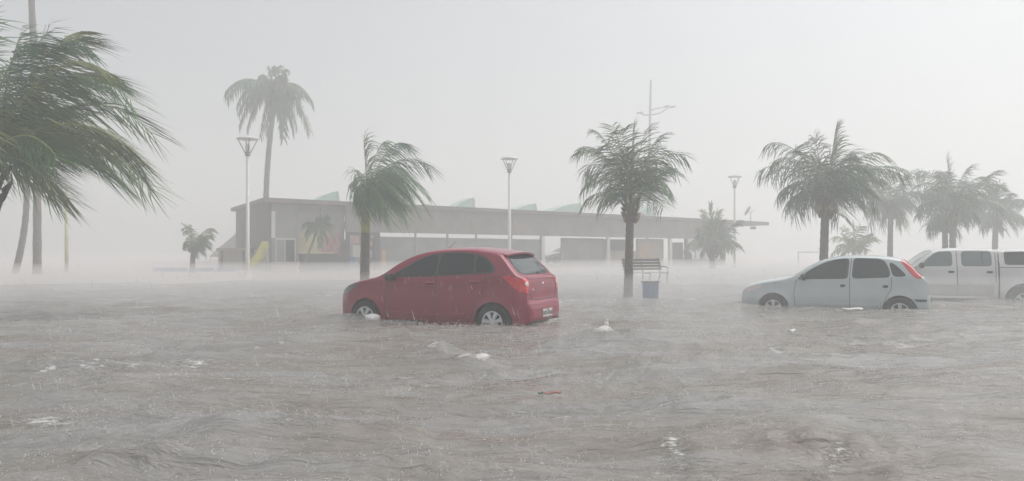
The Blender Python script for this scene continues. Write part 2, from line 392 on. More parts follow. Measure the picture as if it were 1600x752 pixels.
# right hand row
palm('widest palm of the right row, orange coconuts, rising behind the silver hatchback', 25.5, (1290, 312), (1285, 452),
     [(1182, 262, .3, .32), (1190, 270, -.3, .34), (1205, 245, .2, .34), (1196, 215, .4, .30), (1250, 215, -.3, .3), (1275, 206, .2, .12), (1309, 180, 0, .03), (1316, 205, .3, .06), (1340, 232, 0, .3), (1396, 234, .2, .30), (1422, 272, 0, .28), (1418, 266, -.5, .25),
      (1385, 262, .5, .36), (1222, 320, -.4, .42), (1245, 332, .4, .45), (1215, 300, .3, .42), (1342, 322, -.5, .45), (1320, 338, .3, .42), (1365, 300, -.3, .42), (1232, 238, -.9, .3), (1270, 240, 1.0, .25), (1330, 262, -1.0, .35), (1255, 280, -1.2, .4), (1300, 250, -1.1, .25), (1358, 272, .8, .36), (1236, 290, .8, .4)],
     r0=.145, r1=.125, nl=36, lmax=.95, width=.022, droop=.6, wind=.2, leaf=(1, 1, 3), fill=10, fillr=.95, seed=11, nuts=9, group='palm trees behind the parked cars', rib=.018)
palm('pale palm half hidden beyond the widest palm, between it and the pickup', 42, (1392, 322), (1390, 430),
     [(1345, 300, .3), (1350, 330, -.3), (1362, 350, .4), (1418, 285, .2), (1430, 320, -.2), (1420, 345, .4), (1392, 268, 0, .05), (1370, 275, .4, .2), (1405, 350, -.4), (1378, 350, .3)],
     r0=.15, r1=.13, nl=28, lmax=1.1, width=.03, droop=.9, wind=.2, leaf=(1, 3), fill=10, fillr=1.1, archk=.42, seed=13, group='palm trees behind the parked cars')
palm('tall pointed palm above the pickup cab, right one of two touching trunks', 36, (1488, 328), (1489, 430),
     [(1478, 234, 0, .04), (1518, 256, .2, .16), (1545, 272, 0, .3), (1540, 310, .3, .4), (1432, 262, .2, .3), (1424, 290, -.2, .36), (1440, 262, .6, .34), (1505, 290, -.6, .3), (1455, 300, -.7, .4), (1525, 338, -.3, .42), (1435, 335, .4, .42), (1470, 345, -.4, .4), (1508, 345, .5, .42), (1490, 262, .8, .08), (1465, 265, -.5, .15)],
     r0=.155, r1=.13, nl=32, lmax=1.0, width=.026, droop=.62, wind=.18, leaf=(1, 3), fill=12, fillr=1.15, seed=17, group='palm trees behind the parked cars', nuts=3)
palm('shorter palm whose trunk touches the left side of the tall pointed palm', 37.5, (1476, 345), (1478, 425),
     [(1435, 330, .2), (1440, 352, -.3), (1515, 340, .2), (1460, 300, .1, .2), (1500, 310, .4, .25), (1455, 362, .3), (1495, 366, -.3)],
     r0=.14, r1=.12, nl=26, lmax=.85, width=.035, droop=.8, wind=.15, leaf=(1,), fill=6, fillr=.9, seed=19, group='palm trees behind the parked cars')
palm('palm above the pickup canopy with a yellowish spear of new leaves', 44, (1556, 338), (1553, 425),
     [(1548, 284, 0, .04, 2), (1558, 290, .3, .08, 2), (1535, 300, 0, .2, 3), (1522, 322, .2), (1520, 345, -.2), (1590, 312, .2), (1598, 345, .1), (1585, 358, -.3), (1538, 358, .4), (1570, 300, -.5, .2), (1565, 362, -.3)],
     r0=.16, r1=.14, nl=28, lmax=.9, width=.04, droop=.7, wind=.15, leaf=(1, 3), fill=9, fillr=1.1, seed=23, group='palm trees behind the parked cars')
palm('palm at the right edge of the photo with only its left frond tips showing', 44, (1650, 340), (1655, 425),
     [(1590, 318, 0, .4), (1598, 345, .3, .4), (1625, 290, .2, .2), (1700, 300, .3), (1710, 345, -.3), (1650, 270, 0, .05), (1612, 362, .2), (1680, 365, .1)],
     r0=.16, r1=.14, nl=26, lmax=.9, width=.04, droop=.7, wind=.15, leaf=(1, 3), fill=6, fillr=1.0, seed=29, group='palm trees behind the parked cars')
palm('young pale yellow palm low in the fog between two trunks of the right row', 47, (1334, 392), (1335, 425),
     [(1302, 370, .2, .3, 2), (1308, 385, -.2, .3, 2), (1318, 352, .2, .2, 2), (1345, 350, 0, .2, 2), (1362, 368, .3, .3, 2), (1368, 372, -.3, .25, 2), (1350, 392, .3, .4, 2), (1320, 396, .4, .4, 2), (1332, 345, 0, .05, 2)],
     r0=.13, r1=.11, nl=24, lmax=.75, width=.045, droop=.4, wind=.15, leaf=(2,), fill=6, fillr=.8, seed=31, fibre=False, group='young palms on the plaza')
palm('bushy round palm in front of the glazed right end of the pavilion', 49, (1113, 385), (1113, 424),
     [(1110, 312, 0, .02, 2), (1100, 322, .3, .06, 2), (1122, 322, -.2, .06, 2), (1092, 352, .2, .2), (1134, 352, .2, .2), (1092, 380, .3, .4), (1140, 378, -.3, .4), (1098, 392, .4, .4), (1130, 396, .2, .4), (1142, 366, .2, .3), (1112, 340, -.5, .1), (1090, 366, -.3, .3), (1105, 330, .6, .1), (1120, 340, .6, .1)],
     r0=.2, r1=.17, nl=28, lmax=.9, width=.055, droop=.6, wind=.08, leaf=(1, 3), fill=12, fillr=1.15, seed=37, group='young palms on the plaza', zbase=-.2)
palm('small wind twisted palm standing alone in the fog left of the pavilion', 41, (302, 388), (300, 426),
     [(287, 345, 0, .1, 3), (284, 352, .3, .35, 3), (290, 378, -.2, .5, 3), (338, 356, 0, .35, 3), (330, 366, .3, .3, 3), (332, 385, -.3, .4, 1), (318, 396, .3, .4, 1), (308, 398, -.3, .4, 1), (310, 365, .3, .2, 1), (296, 362, -.3, .2, 1), (322, 378, .5, .3, 1), (296, 350, 0, .2, 3)],
     r0=.14, r1=.12, nl=22, lmax=.55, width=.035, droop=.7, wind=.3, leaf=(0, 3), fill=3, fillr=.45, seed=41, group='young palms on the plaza', zbase=-.2)
# the tall one behind the pavilion
palm('tall old coconut palm with hanging fronds rising behind the pavilion roof', 53, (430, 150), (419, 424),
     [(345, 142, 0, .42), (344, 150, .5, .45), (366, 196, .4, .55), (372, 175, -.4, .5), (386, 205, -.5, .55), (402, 214, .4, .6), (412, 212, .5, .5), (446, 222, -.3, .55), (458, 205, .6, .5), (470, 200, -.6, .5), (486, 204, 0, .55), (484, 206, .8, .55), (492, 158, .2, .5),
      (478, 150, -.7, .45), (420, 98, 0, .10), (430, 95, .4, .08), (444, 104, .2, .2), (410, 115, -.3, .3), (440, 118, -.5, .2), (395, 125, .3, .35), (465, 135, .4, .4), (358, 160, .8, .5), (440, 205, .7, .6)],
     r0=.22, r1=.16, nl=36, lmax=.95, width=.075, droop=1.2, wind=.1, leaf=(1, 1, 3), fill=3, fillr=1.5, archk=.4, bend=-.35, seed=43, rib=.04, group='tall palms in the fog', nuts=0)
palm('tallest palm whose thick straight trunk passes behind the near left crown', 38, (44, -95), (58, 430),
     [(-60, -120, .4), (-80, -60, -.3), (-40, -10 - 60, .5), (150, -120, .3), (165, -70, -.4), (120, -45, .3), (40, -230, 0, .1), (0, -200, .5), (90, -200, -.5), (20, -40, .6)],
     r0=.20, r1=.13, nl=30, lmax=1.0, width=.05, droop=.8, wind=.3, leaf=(1,), fill=4, fillr=1.2, seed=47, group='tall palms in the fog', bend=.15)
palm('slender palm with a curved leaning trunk at the far left of the photo', 40, (34, 215), (20, 430),
     [(-10, 160, .4), (-20, 220, -.3), (10, 250, .5), (70, 150, .3), (85, 200, -.4), (70, 245, .3), (34, 130, 0, .1), (20, 145, .5)],
     r0=.17, r1=.12, nl=28, lmax=.8, width=.06, droop=.8, wind=.3, leaf=(1,), fill=3, fillr=.9, seed=53, group='tall palms in the fog', bend=.45)

# ---------------------------------------------------------------- cars
m_glass = mat('tinted_glass', (.010, .014, .017), .08, .1, 2, .35)
m_glass_rear = mat('rear_glass', (.03, .045, .05), .06, .1, 2, .7)
m_glass_lt = mat('pale_tinted_glass', (.10, .13, .13), .07, .25, 1.2, .7)
m_black = mat('black_trim', (.02, .02, .022), .5, .2, 20, .4)
m_tyre = mat('tyre_rubber', (.022, .022, .023), .75, .25, 30, .3, bump=.2)
m_rim = mat('silver_wheel_cover', (.62, .63, .65), .32, .06, 12, .5, metal=.35)
m_red = mat('red_car_paint', (.24, .004, .030), .34, .10, 1.6, .45, coat=.45)
m_silver = mat('silver_blue_car_paint', (.46, .505, .522), .36, .05, 1.6, .5, metal=.15, coat=.5)
m_white = mat('white_car_paint', (.62, .62, .61), .38, .05, 1.6, .5, coat=.4)
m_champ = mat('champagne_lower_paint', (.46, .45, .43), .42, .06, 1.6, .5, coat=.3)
m_redlens = mat('red_lamp_lens', (.62, .02, .03), .16, .15, 22, .6, coat=.6)
m_clear = mat('clear_lamp_lens', (.66, .62, .60), .15, .2, 30, .6)
m_chrome = mat('chrome', (.75, .76, .78), .2, .05, 10, .5, metal=.8)
m_plate = mat('number_plate_grey', (.58, .58, .58), .45, .05, 20, .4)

def smoothstep(a, b, x):
    t = min(1, max(0, (x - a) / (b - a))); return t * t * (3 - 2 * t)

class Car:
    def __init__(s, name, label, cat, loc, rz, top, bot, plan, belt, roof_w, crown, paint, wheels, arch_r, group=None, flare=.02, edge=None):
        s.o = thing(name, label, cat, loc, rz, group)
        s.ftop = pchip(*zip(*top)); s.fbot = pchip(*zip(*bot)); s.fplan = pchip(*zip(*plan)); s.fbelt = pchip(*zip(*belt)); s.fcrown = pchip(*zip(*crown))
        s.L = top[-1][0]; s.roof_w = roof_w; s.wheels = wheels; s.arch_r = arch_r; s.flare = flare
        # stations by arc length of the roofline
        xs = np.linspace(0, s.L, 4000); zs = s.ftop(xs); zb = s.fbot(xs); pw = s.fplan(xs)
        d = np.sqrt(np.diff(xs) ** 2 + np.diff(zs) ** 2 + np.diff(pw) ** 2 + np.diff(zb) ** 2); al = np.concatenate([[0], np.cumsum(d)])
        st = np.interp(np.linspace(0, al[-1], 150), al, xs)
        NS, NT = 16, 9; rows = []
        for x in st:
            z0 = float(s.fbot(x)); z1 = float(s.ftop(x)); cr = min(float(s.fcrown(x)), (z1 - z0) * .45); ze = z1 - cr; row = []
            for k in range(NS):
                q = k / (NS - 1); z = z0 + (ze - z0) * q
                row.append((s.width(x, z, z0, z1), z))
            we = row[-1][0]
            for k in range(1, NT):
                a = (k / (NT - 1)) * PI / 2; row.append((we * math.cos(a) ** (2 / 2.6), ze + cr * math.sin(a) ** (2 / 2.2)))
            rows.append((x, row))
        bm = bmesh.new(); K = NS + NT - 1; rings = []
        for x, row in rows:
            ring = [bm.verts.new((x, -y, z)) for (y, z) in row] + [bm.verts.new((x, y, z)) for (y, z) in row[:-1][::-1]]
            rings.append(ring)
        n = len(rings[0])
        for a, b in zip(rings[:-1], rings[1:]):
            for k in range(n): bm.faces.new((a[k], a[(k + 1) % n], b[(k + 1) % n], b[k]))
        bm.faces.new(rings[0]); bm.faces.new(rings[-1][::-1])
        body = bobj('body', bm, paint, s.o, smooth=True); body.data.materials.append(m_black)
        # wheel arches cut out
        cb = bmesh.new()
        for (wx, wz, wr, wy) in wheels:
            for sg in (-1, 1):
                prof = [(arch_r, -.19), (arch_r, .19)]
                rings2 = []
                for (r_, h_) in prof:
                    rings2.append([cb.verts.new((wx + math.cos(a) * r_, sg * (wy - .05) + h_ * sg, wz + .0 + math.sin(a) * r_)) for a in [2 * PI * k / 48 for k in range(48)]])
                for k in range(48): cb.faces.new((rings2[0][k], rings2[0][(k + 1) % 48], rings2[1][(k + 1) % 48], rings2[1][k]))
                cb.faces.new(rings2[0][::-1]); cb.faces.new(rings2[1])
        bmesh.ops.recalc_face_normals(cb, faces=cb.faces[:])
        cm = bpy.data.meshes.new('cut'); cb.to_mesh(cm); cb.free(); cm.materials.append(m_black)
        co = bpy.data.objects.new('cut', cm); C.objects.link(co); co.parent = s.o
        md = body.modifiers.new('arches', 'BOOLEAN'); md.operation = 'DIFFERENCE'; md.object = co; md.solver = 'EXACT'; md.material_mode = 'TRANSFER'
        dg = bpy.context.evaluated_depsgraph_get(); dg.update()
        new = bpy.data.meshes.new_from_object(body.evaluated_get(dg))
        body.modifiers.clear(); old = body.data; body.data = new; bpy.data.meshes.remove(old); bpy.data.objects.remove(co); bpy.data.meshes.remove(cm)
        new.polygons.foreach_set('use_smooth', [True] * len(new.polygons)); new.set_sharp_from_angle(angle=R(38))
        body.name = 'body'; s.body = body
        s.bvh = BVHTree.FromPolygons([v.co.copy() for v in new.vertices], [tuple(p.vertices) for p in new.polygons])
    def width(s, x, z, z0, z1):
        W = float(s.fplan(x)); zb = float(s.fbelt(x))
        if z <= zb:
            q = (z - z0) / max(.05, zb - z0)
            f = 1 - .045 * (1 - smoothstep(0, .22, q)) - .028 * smoothstep(.35, 1.0, q) - .006 * math.sin(q * PI * 3)
            y = W * f
            if s.flare:
                for (wx, wz, wr, wy) in s.wheels:
                    d = math.hypot(x - wx, (z - wz)); y += s.flare * (1 - smoothstep(s.arch_r * .95, s.arch_r * 1.28, d))
            return y
        yb = W * (1 - .028); q = (z - zb) / .5
        return yb - (yb * (1 - s.roof_w)) * (q ** 1.15) - .006
    def hit(s, a, b, side):
        if side == 'near': o, d = Vector((a, -3, b)), Vector((0, 1, 0))
        elif side == 'far': o, d = Vector((a, 3, b)), Vector((0, -1, 0))
        elif side == 'rear': o, d = Vector((s.L + 2, a, b)), Vector((-1, 0, 0))
        elif side == 'front': o, d = Vector((-2, a, b)), Vector((1, 0, 0))
        else: o, d = Vector((a, b, 4)), Vector((0, 0, -1))
        p, nrm, _, _ = s.bvh.ray_cast(o, d)
        if p is None:
            p, nrm, _, _ = s.bvh.find_nearest(Vector((a, -.8 if side == 'near' else .8, b)) if side in ('near', 'far') else (Vector((s.L, a, b)) if side == 'rear' else (Vector((0, a, b)) if side == 'front' else Vector((a, b, 1.4)))))
        if nrm.dot(d) > 0: nrm = -nrm
        return p, nrm
    def patch(s, name, poly, side, m, off=.004, parent=None, rings=6, step=.05, depth=.012, rough_poly=True):
        pts = []
        n = len(poly)
        for i in range(n):
            a = Vector(poly[i]); b = Vector(poly[(i + 1) % n]); k = max(1, int((b - a).length / step))
            for j in range(k): pts.append(a.lerp(b, j / k))
        if rough_poly:                                          # round the corners a little
            for _ in range(2):
                q = pts[:]; N_ = len(pts)
                pts = [q[i] * .5 + (q[i - 1] + q[(i + 1) % N_]) * .25 for i in range(N_)]
        c = sum(pts, Vector((0, 0))) / len(pts); N_ = len(pts); vs = []; fs = []
        for r in range(rings + 1):
            f = 1 - r / (rings + 1)
            for p in pts:
                q = c + (p - c) * f; h, nr = s.hit(q.x, q.y, side)
                vs.append(h + nr * off)
        h, nr = s.hit(c.x, c.y, side); vs.append(h + nr * off); ci = len(vs) - 1
        for r in range(rings):
            for i in range(N_): fs.append((r * N_ + i, r * N_ + (i + 1) % N_, (r + 1) * N_ + (i + 1) % N_, (r + 1) * N_ + i))
        for i in range(N_): fs.append((rings * N_ + i, rings * N_ + (i + 1) % N_, ci))
        k = len(vs)
        for p in pts:
            h, nr = s.hit(p.x, p.y, side); vs.append(h + nr * (off - depth))
        for i in range(N_): fs.append((k + i, k + (i + 1) % N_, (i + 1) % N_, i))
        bm = bmesh.new(); bv = [bm.verts.new(v) for v in vs]
        for f in fs:
            try: bm.faces.new([bv[i] for i in f])
            except ValueError: pass
        return bobj(name, bm, m, parent or s.o, auto=40)
    def strip(s, name, line, side, m, wd=.010, off=.003, parent=None, step=.04):
        pts = []
        for a, b in zip(line[:-1], line[1:]):
            a = Vector(a); b = Vector(b); k = max(1, int((b - a).length / step)); pts += [a.lerp(b, j / k) for j in range(k)]
        pts.append(Vector(line[-1])); vs = []; fs = []
        for i, p in enumerate(pts):
            t = (pts[min(i + 1, len(pts) - 1)] - pts[max(i - 1, 0)]).normalized(); nn = Vector((-t.y, t.x)) * wd / 2
            for q in (p - nn, p + nn):
                h, nr = s.hit(q.x, q.y, side); vs.append(h + nr * off); vs.append(h - nr * .006)
        for i in range(len(pts) - 1):
            a = i * 4; b = a + 4
            fs += [(a, a + 2, b + 2, b), (a + 1, a, b, b + 1), (a + 2, a + 3, b + 3, b + 2)]
        return mesh(name, vs, fs, m, parent or s.o)
    def bar(s, name, a, b, side, m, r=.016, off=.028, parent=None):
        "a pull handle bridging two points of the skin"
        pa, na = s.hit(*a, side); pb, nb = s.hit(*b, side)
        pts = [pa, pa.lerp(pb, .12) + na * off, pa.lerp(pb, .5) + na * (off * 1.15), pa.lerp(pb, .88) + nb * off, pb]
        return tubeo(name, pts, [r, r * 1.1, r * 1.15, r * 1.1, r], m, parent or s.o, 8)

def make_wheel(parent, x, y, z, r, rim_r, sg, nsp=7, gap=.34):
    """sg = -1 for the near side. tyre, rim with raised spokes over a dark dish, hub"""
    wdt = .185
    hub = bpy.data.objects.new('wheel', None)
    bm = bmesh.new()
    prof = [(rim_r - .02, -wdt * .42), (rim_r, -wdt * .48), (rim_r + (r - rim_r) * .55, -wdt * .55), (r - .022, -wdt * .47), (r, -wdt * .33), (r, wdt * .33), (r - .022, wdt * .47), (rim_r, wdt * .48), (rim_r - .02, wdt * .42)]
    rings = []
    for (rr, h) in prof:
        rings.append([bm.verts.new((math.cos(a) * rr, h * -sg * -1, math.sin(a) * rr)) for a in [2 * PI * k / 40 for k in range(40)]])
    for a, b in zip(rings, rings[1:] + rings[:1]):
        for k in range(40): bm.faces.new((a[k], a[(k + 1) % 40], b[(k + 1) % 40], b[k]))
    w_ = bobj('wheel', bm, m_tyre, parent, auto=35); w_.location = (x, y, z)
    bm = bmesh.new(); lathe(bm, [(rim_r * .99, .02), (rim_r * .97, .028), (.05, .0), (.01, 0)], 32, 'y')
    for v in bm.verts: v.co.y = sg * (wdt * .20 + v.co.y)
    bobj('wheel_dish', bm, m_black, w_, auto=30)
    bm = bmesh.new()
    y0 = wdt * .43
    # outer ring
    N_ = 48; rr = [(rim_r * 1.01, y0 - .02), (rim_r * 1.005, y0 + .012), (rim_r * .90, y0 + .012), (rim_r * .88, y0 - .02)]
    rg = [[bm.verts.new((math.cos(2 * PI * k / N_) * a, sg * h, math.sin(2 * PI * k / N_) * a)) for k in range(N_)] for a, h in rr]
    for a, b in zip(rg[:-1], rg[1:]):
        for k in range(N_): bm.faces.new((a[k], a[(k + 1) % N_], b[(k + 1) % N_], b[k]))
    for j in range(nsp):
        a = 2 * PI * j / nsp + .3; c, s_ = math.cos(a), math.sin(a); ra = [(rim_r * .16, .13, .026), (rim_r * .5, .17, .030), (rim_r * .93, .26, .012)]
        ring = []
        for (q, wd, hh) in ra:
            wq = rim_r * wd
            ring.append([bm.verts.new((c * q - s_ * wq, sg * (y0 - .02), s_ * q + c * wq)), bm.verts.new((c * q - s_ * wq * .7, sg * (y0 + hh * .5), s_ * q + c * wq * .7)), bm.verts.new((c * q + s_ * wq * .7, sg * (y0 + hh * .5), s_ * q - c * wq * .7)), bm.verts.new((c * q + s_ * wq, sg * (y0 - .02), s_ * q - c * wq))])
        for a_, b_ in zip(ring[:-1], ring[1:]):
            for k in range(3): bm.faces.new((a_[k], a_[k + 1], b_[k + 1], b_[k]))
    bobj('wheel_cover', bm, m_rim, w_, auto=30)
    bm = bmesh.new(); lathe(bm, [(rim_r * .26, y0 - .02), (rim_r * .25, y0 + .018), (rim_r * .12, y0 + .026), (.004, y0 + .027)], 20, 'y')
    for v in bm.verts: v.co.y *= sg
    bobj('hub_cap', bm, m_rim, w_, auto=30)
    bpy.data.objects.remove(hub)
    return w_

def mirror(car, a, side, m, fwd=.0):
    p, n = car.hit(a[0], a[1], side); sg = -1 if side == 'near' else 1
    bm = bmesh.new(); bmesh.ops.create_icosphere(bm, subdivisions=3, radius=1.0)
    for v in bm.verts:
        q = v.co.copy(); x = q.x * .075; x = min(x, .035)
        v.co = Vector((x + p.x - .02 + abs(q.y) * 0, p.y + sg * (.13 + q.y * .105), p.z + .045 + q.z * .072 * (1.0 - .15 * q.y * sg)))
    o = bobj('wing_mirror', bm, m, car.o, auto=40)
    tubeo('mirror_arm', [p, p + Vector((-.01, sg * .06, .02))], [.022, .02], m_black, o, 8)
    return o

def text(name, body, size, loc, rot, m, parent, ext=.002):
    cu = bpy.data.curves.new(name, 'FONT'); cu.body = body; cu.size = size; cu.extrude = ext; cu.align_x = 'CENTER'; cu.align_y = 'CENTER'; cu.resolution_u = 3
    t = bpy.data.objects.new(name, cu); C.objects.link(t); t.parent = parent; t.location = loc; t.rotation_euler = rot
    dg = bpy.context.evaluated_depsgraph_get(); me = bpy.data.meshes.new_from_object(t.evaluated_get(dg))
    mt = t.matrix_local.copy(); bpy.data.objects.remove(t)
    me.transform(mt); me.materials.clear(); me.materials.append(m)
    return link(name, me, m, parent)

def place(near_wheel_world, wheel_local, phi, sub):
    "where the car's own origin (front bumper, centre line, ground) lies so that its near rear wheel stands at the given spot"
    c, s = math.cos(-phi), math.sin(-phi); x, y = wheel_local
    return (near_wheel_world[0] - (c * x - s * y), near_wheel_world[1] - (s * x + c * y), -sub)

# ----- red hatchback
phi = R(25)
red = Car('red_hatchback', 'red five door hatchback stranded in the flood, its tail towards the photographer', 'car', place((-.30, 12.8), (3.28, -.80), phi, .225), -phi,
    top=[(0, .46), (.02, .58), (.07, .69), (.16, .79), (.30, .868), (.60, .95), (.95, 1.015), (1.10, 1.075), (1.40, 1.27), (1.68, 1.41), (1.95, 1.475), (2.3, 1.51), (2.7, 1.515), (3.0, 1.492), (3.24, 1.455), (3.34, 1.42), (3.42, 1.345), (3.55, 1.205), (3.66, 1.095), (3.75, 1.045), (3.80, .97), (3.815, .80), (3.822, .66), (3.86, .60), (3.884, .52), (3.89, .42)],
    bot=[(0, .38), (.04, .25), (.3, .20), (.9, .19), (2.0, .19), (3.2, .20), (3.7, .24), (3.85, .30), (3.89, .36)],
    plan=[(0, .36), (.03, .46), (.10, .58), (.22, .685), (.45, .785), (.9, .835), (1.6, .848), (2.6, .848), (3.2, .838), (3.5, .815), (3.70, .765), (3.80, .69), (3.86, .63), (3.89, .55)],
    belt=[(0, .80), (.5, .90), (1.2, .955), (2.2, .99), (3.1, 1.045), (3.6, 1.06), (3.9, 1.0)], roof_w=.70,
    crown=[(0, .10), (.3, .075), (.9, .055), (1.3, .05), (1.8, .075), (3.3, .08), (3.6, .05), (3.8, .05), (3.89, .08)],
    paint=m_red, wheels=[(.79, .29, .29, .80), (3.28, .29, .29, .80)], arch_r=.335)
def dress_red(c):
    o = c.o
    dlo = [(1.20, .98), (1.48, 1.13), (1.72, 1.275), (1.95, 1.375), (2.2, 1.42), (2.6, 1.435), (2.95, 1.40), (3.13, 1.325), (3.27, 1.20), (3.33, 1.12), (3.26, 1.085), (2.3, 1.028)]
    for side in ('near', 'far'):
        c.patch('window_surround', dlo, side, m_black, .002, rings=4)
        a = [(1.30, .995), (1.54, 1.145), (1.76, 1.265), (1.97, 1.355), (2.16, 1.392), (2.18, 1.035)]
        c.patch('window', a, side, m_glass, .005)
        c.patch('window', [(2.235, 1.045), (2.215, 1.40), (2.6, 1.412), (2.86, 1.39), (2.90, 1.085)], side, m_glass, .005)
        c.patch('window', [(2.94, 1.09), (2.91, 1.378), (3.05, 1.335), (3.20, 1.215), (3.27, 1.125)], side, m_glass, .005)
        c.strip('door_gap', [(1.22, .30), (1.20, .60), (1.22, .93), (1.36, 1.00)], side, m_black)
        c.strip('door_gap', [(2.21, .27), (2.21, 1.02)], side, m_black)
        c.strip('door_gap', [(2.21, .27), (2.80, .27), (2.93, .44), (3.0, .62), (3.10, .78), (3.12, 1.06)], side, m_black)
        c.strip('door_gap', [(1.22, .30), (1.5, .265), (2.21, .27)], side, m_black)
        c.bar('door_handle', (2.02, .905), (2.18, .912), side, c.body.data.materials[0], .017)
        c.bar('door_handle', (2.86, .935), (3.02, .942), side, c.body.data.materials[0], .017)
        c.strip('crease', [(1.0, .845), (2.0, .86), (3.0, .90), (3.4, .94)], side, m_red, wd=.022, off=.006)
        c.strip('crease', [(1.25, .40), (2.0, .37), (2.75, .40)], side, m_red, wd=.03, off=.007)
        mirror(c, (1.38, .955), side, m_black)
        hl = c.patch('headlight', [(.12, .665), (.20, .755), (.36, .835), (.66, .885), (.52, .79), (.30, .68)], side, mat('smoked_lamp_lens', (.10, .105, .11), .12, .2, 20, .6, coat=.6), .004)
        c.patch('taillight', [(3.40, 1.055), (3.55, 1.045), (3.72, 1.02), (3.79, .97), (3.80, .80), (3.76, .745), (3.68, .80), (3.55, .94)], side, m_redlens, .007)
        s_ = -1 if side == 'near' else 1
        c.patch('taillight', [(s_ * .70, 1.01), (s_ * .575, 1.0), (s_ * .575, .87), (s_ * .60, .77), (s_ * .70, .76)], 'rear', m_redlens, .007, step=.03)
        c.patch('reversing_light', [(s_ * .69, .96), (s_ * .60, .955), (s_ * .595, .885), (s_ * .68, .88)], 'rear', m_clear, .012, step=.025, rings=3)
    c.patch('windscreen', [(1.12, -.62), (1.12, .62), (1.62, .53), (1.66, 0), (1.62, -.53)], 'top', m_glass, .005)
    rw = [(-.55, 1.075), (-.60, 1.12), (-.50, 1.385), (.50, 1.385), (.60, 1.12), (.55, 1.075)]
    c.patch('window_surround', [(-.57, 1.06), (-.63, 1.12), (-.52, 1.40), (.52, 1.40), (.63, 1.12), (.57, 1.06)], 'rear', m_black, .002)
    c.patch('rear_window', rw, 'rear', m_glass_rear, .006)
    # roof spoiler over the rear window
    vs = []; fs = []; n = 13
    for i in range(n):
        y = -.56 + 1.12 * i / (n - 1); e = (abs(y) / .56) ** 3
        z = float(c.ftop(3.22)) - .010 - .045 * (abs(y) / .56) ** 2.2
        vs += [(3.12, y, z + .012), (3.26, y, z + .016), (3.47 - .05 * e, y * 1.02, z - .022), (3.465 - .05 * e, y * 1.02, z - .05), (3.30, y, z - .045)]
    for i in range(n - 1):
        for k in range(5): fs.append((i * 5 + k, i * 5 + (k + 1) % 5, (i + 1) * 5 + (k + 1) % 5, (i + 1) * 5 + k))
    fs += [(0, 1, 2, 3, 4), tuple(range((n - 1) * 5, n * 5))[::-1]]
    bm = bmesh.new(); bv = [bm.verts.new(v) for v in vs]; [bm.faces.new([bv[i] for i in f]) for f in fs]
    bobj('roof_spoiler', bm, m_red, o, auto=40)
    # wiper
    p, n_ = c.hit(.0, 1.085, 'rear'); q, _ = c.hit(-.02 + .38, 1.12, 'rear')
    tubeo('rear_wiper', [p + Vector((.03, 0, -.01)), p.lerp(q, .3) + Vector((.03, 0, .0)), q + Vector((.02, 0, .0))], [.018, .010, .006], m_black, o)
    # tailgate outline and bumper crease
    c.strip('tailgate_gap', [(-.60, 1.03), (-.565, .86), (-.58, .78), (-.47, .655), (-.2, .645), (.2, .645), (.47, .655), (.58, .78), (.565, .86), (.60, 1.03)], 'rear', m_black, .012, .004)
    c.strip('tailgate_crease', [(-.56, 1.0), (0, 1.01), (.56, 1.0)], 'rear', m_red, .03, .012)
    c.strip('bumper_crease', [(-.72, .60), (-.45, .585), (.45, .585), (.72, .60)], 'rear', m_red, .03, .010)
    c.patch('badge', [(-.055, .91), (-.03, .935), (.03, .935), (.055, .91), (.03, .885), (-.03, .885)], 'rear', m_chrome, .010, step=.02, rings=2)
    for k, (y0, y1) in enumerate(((-.45, -.425), (-.415, -.385))):
        c.patch('badge', [(y0, .80), (y0, .835), (y1, .835), (y1, .80)], 'rear', m_chrome, .008, step=.012, rings=1)
    # plate
    p, n_ = c.hit(0, .42, 'rear'); px_ = p.x + .004
    c.patch('plate_recess', [(-.27, .34), (-.29, .43), (-.26, .51), (.26, .51), (.29, .43), (.27, .34)], 'rear', m_red, .002)
    pl = boxo('number_plate', px_, px_ + .012, -.20, .20, .355, .485, m_plate, o, .003)
    text('plate_lettering', 'NYI-8266', .098, (px_ + .014, 0, .413), (R(90), 0, R(90)), m_black, pl)
    text('plate_lettering', 'BRASIL', .026, (px_ + .014, 0, .470), (R(90), 0, R(90)), m_black, pl)
    c.patch('grille', [(-.36, .50), (-.42, .60), (-.30, .68), (.30, .68), (.42, .60), (.36, .50)], 'front', m_black, .004)
    # aerial on the roof front
    tubeo('aerial', [(1.95, 0, 1.46), (2.15, 0, 1.62)], [.006, .003], m_black, o, 5)
dress_red(red)
for wx in (.79, 3.28):
    for sg in (-1, 1): make_wheel(red.o, wx, sg * .765, .29, .29, .186, sg, 7)

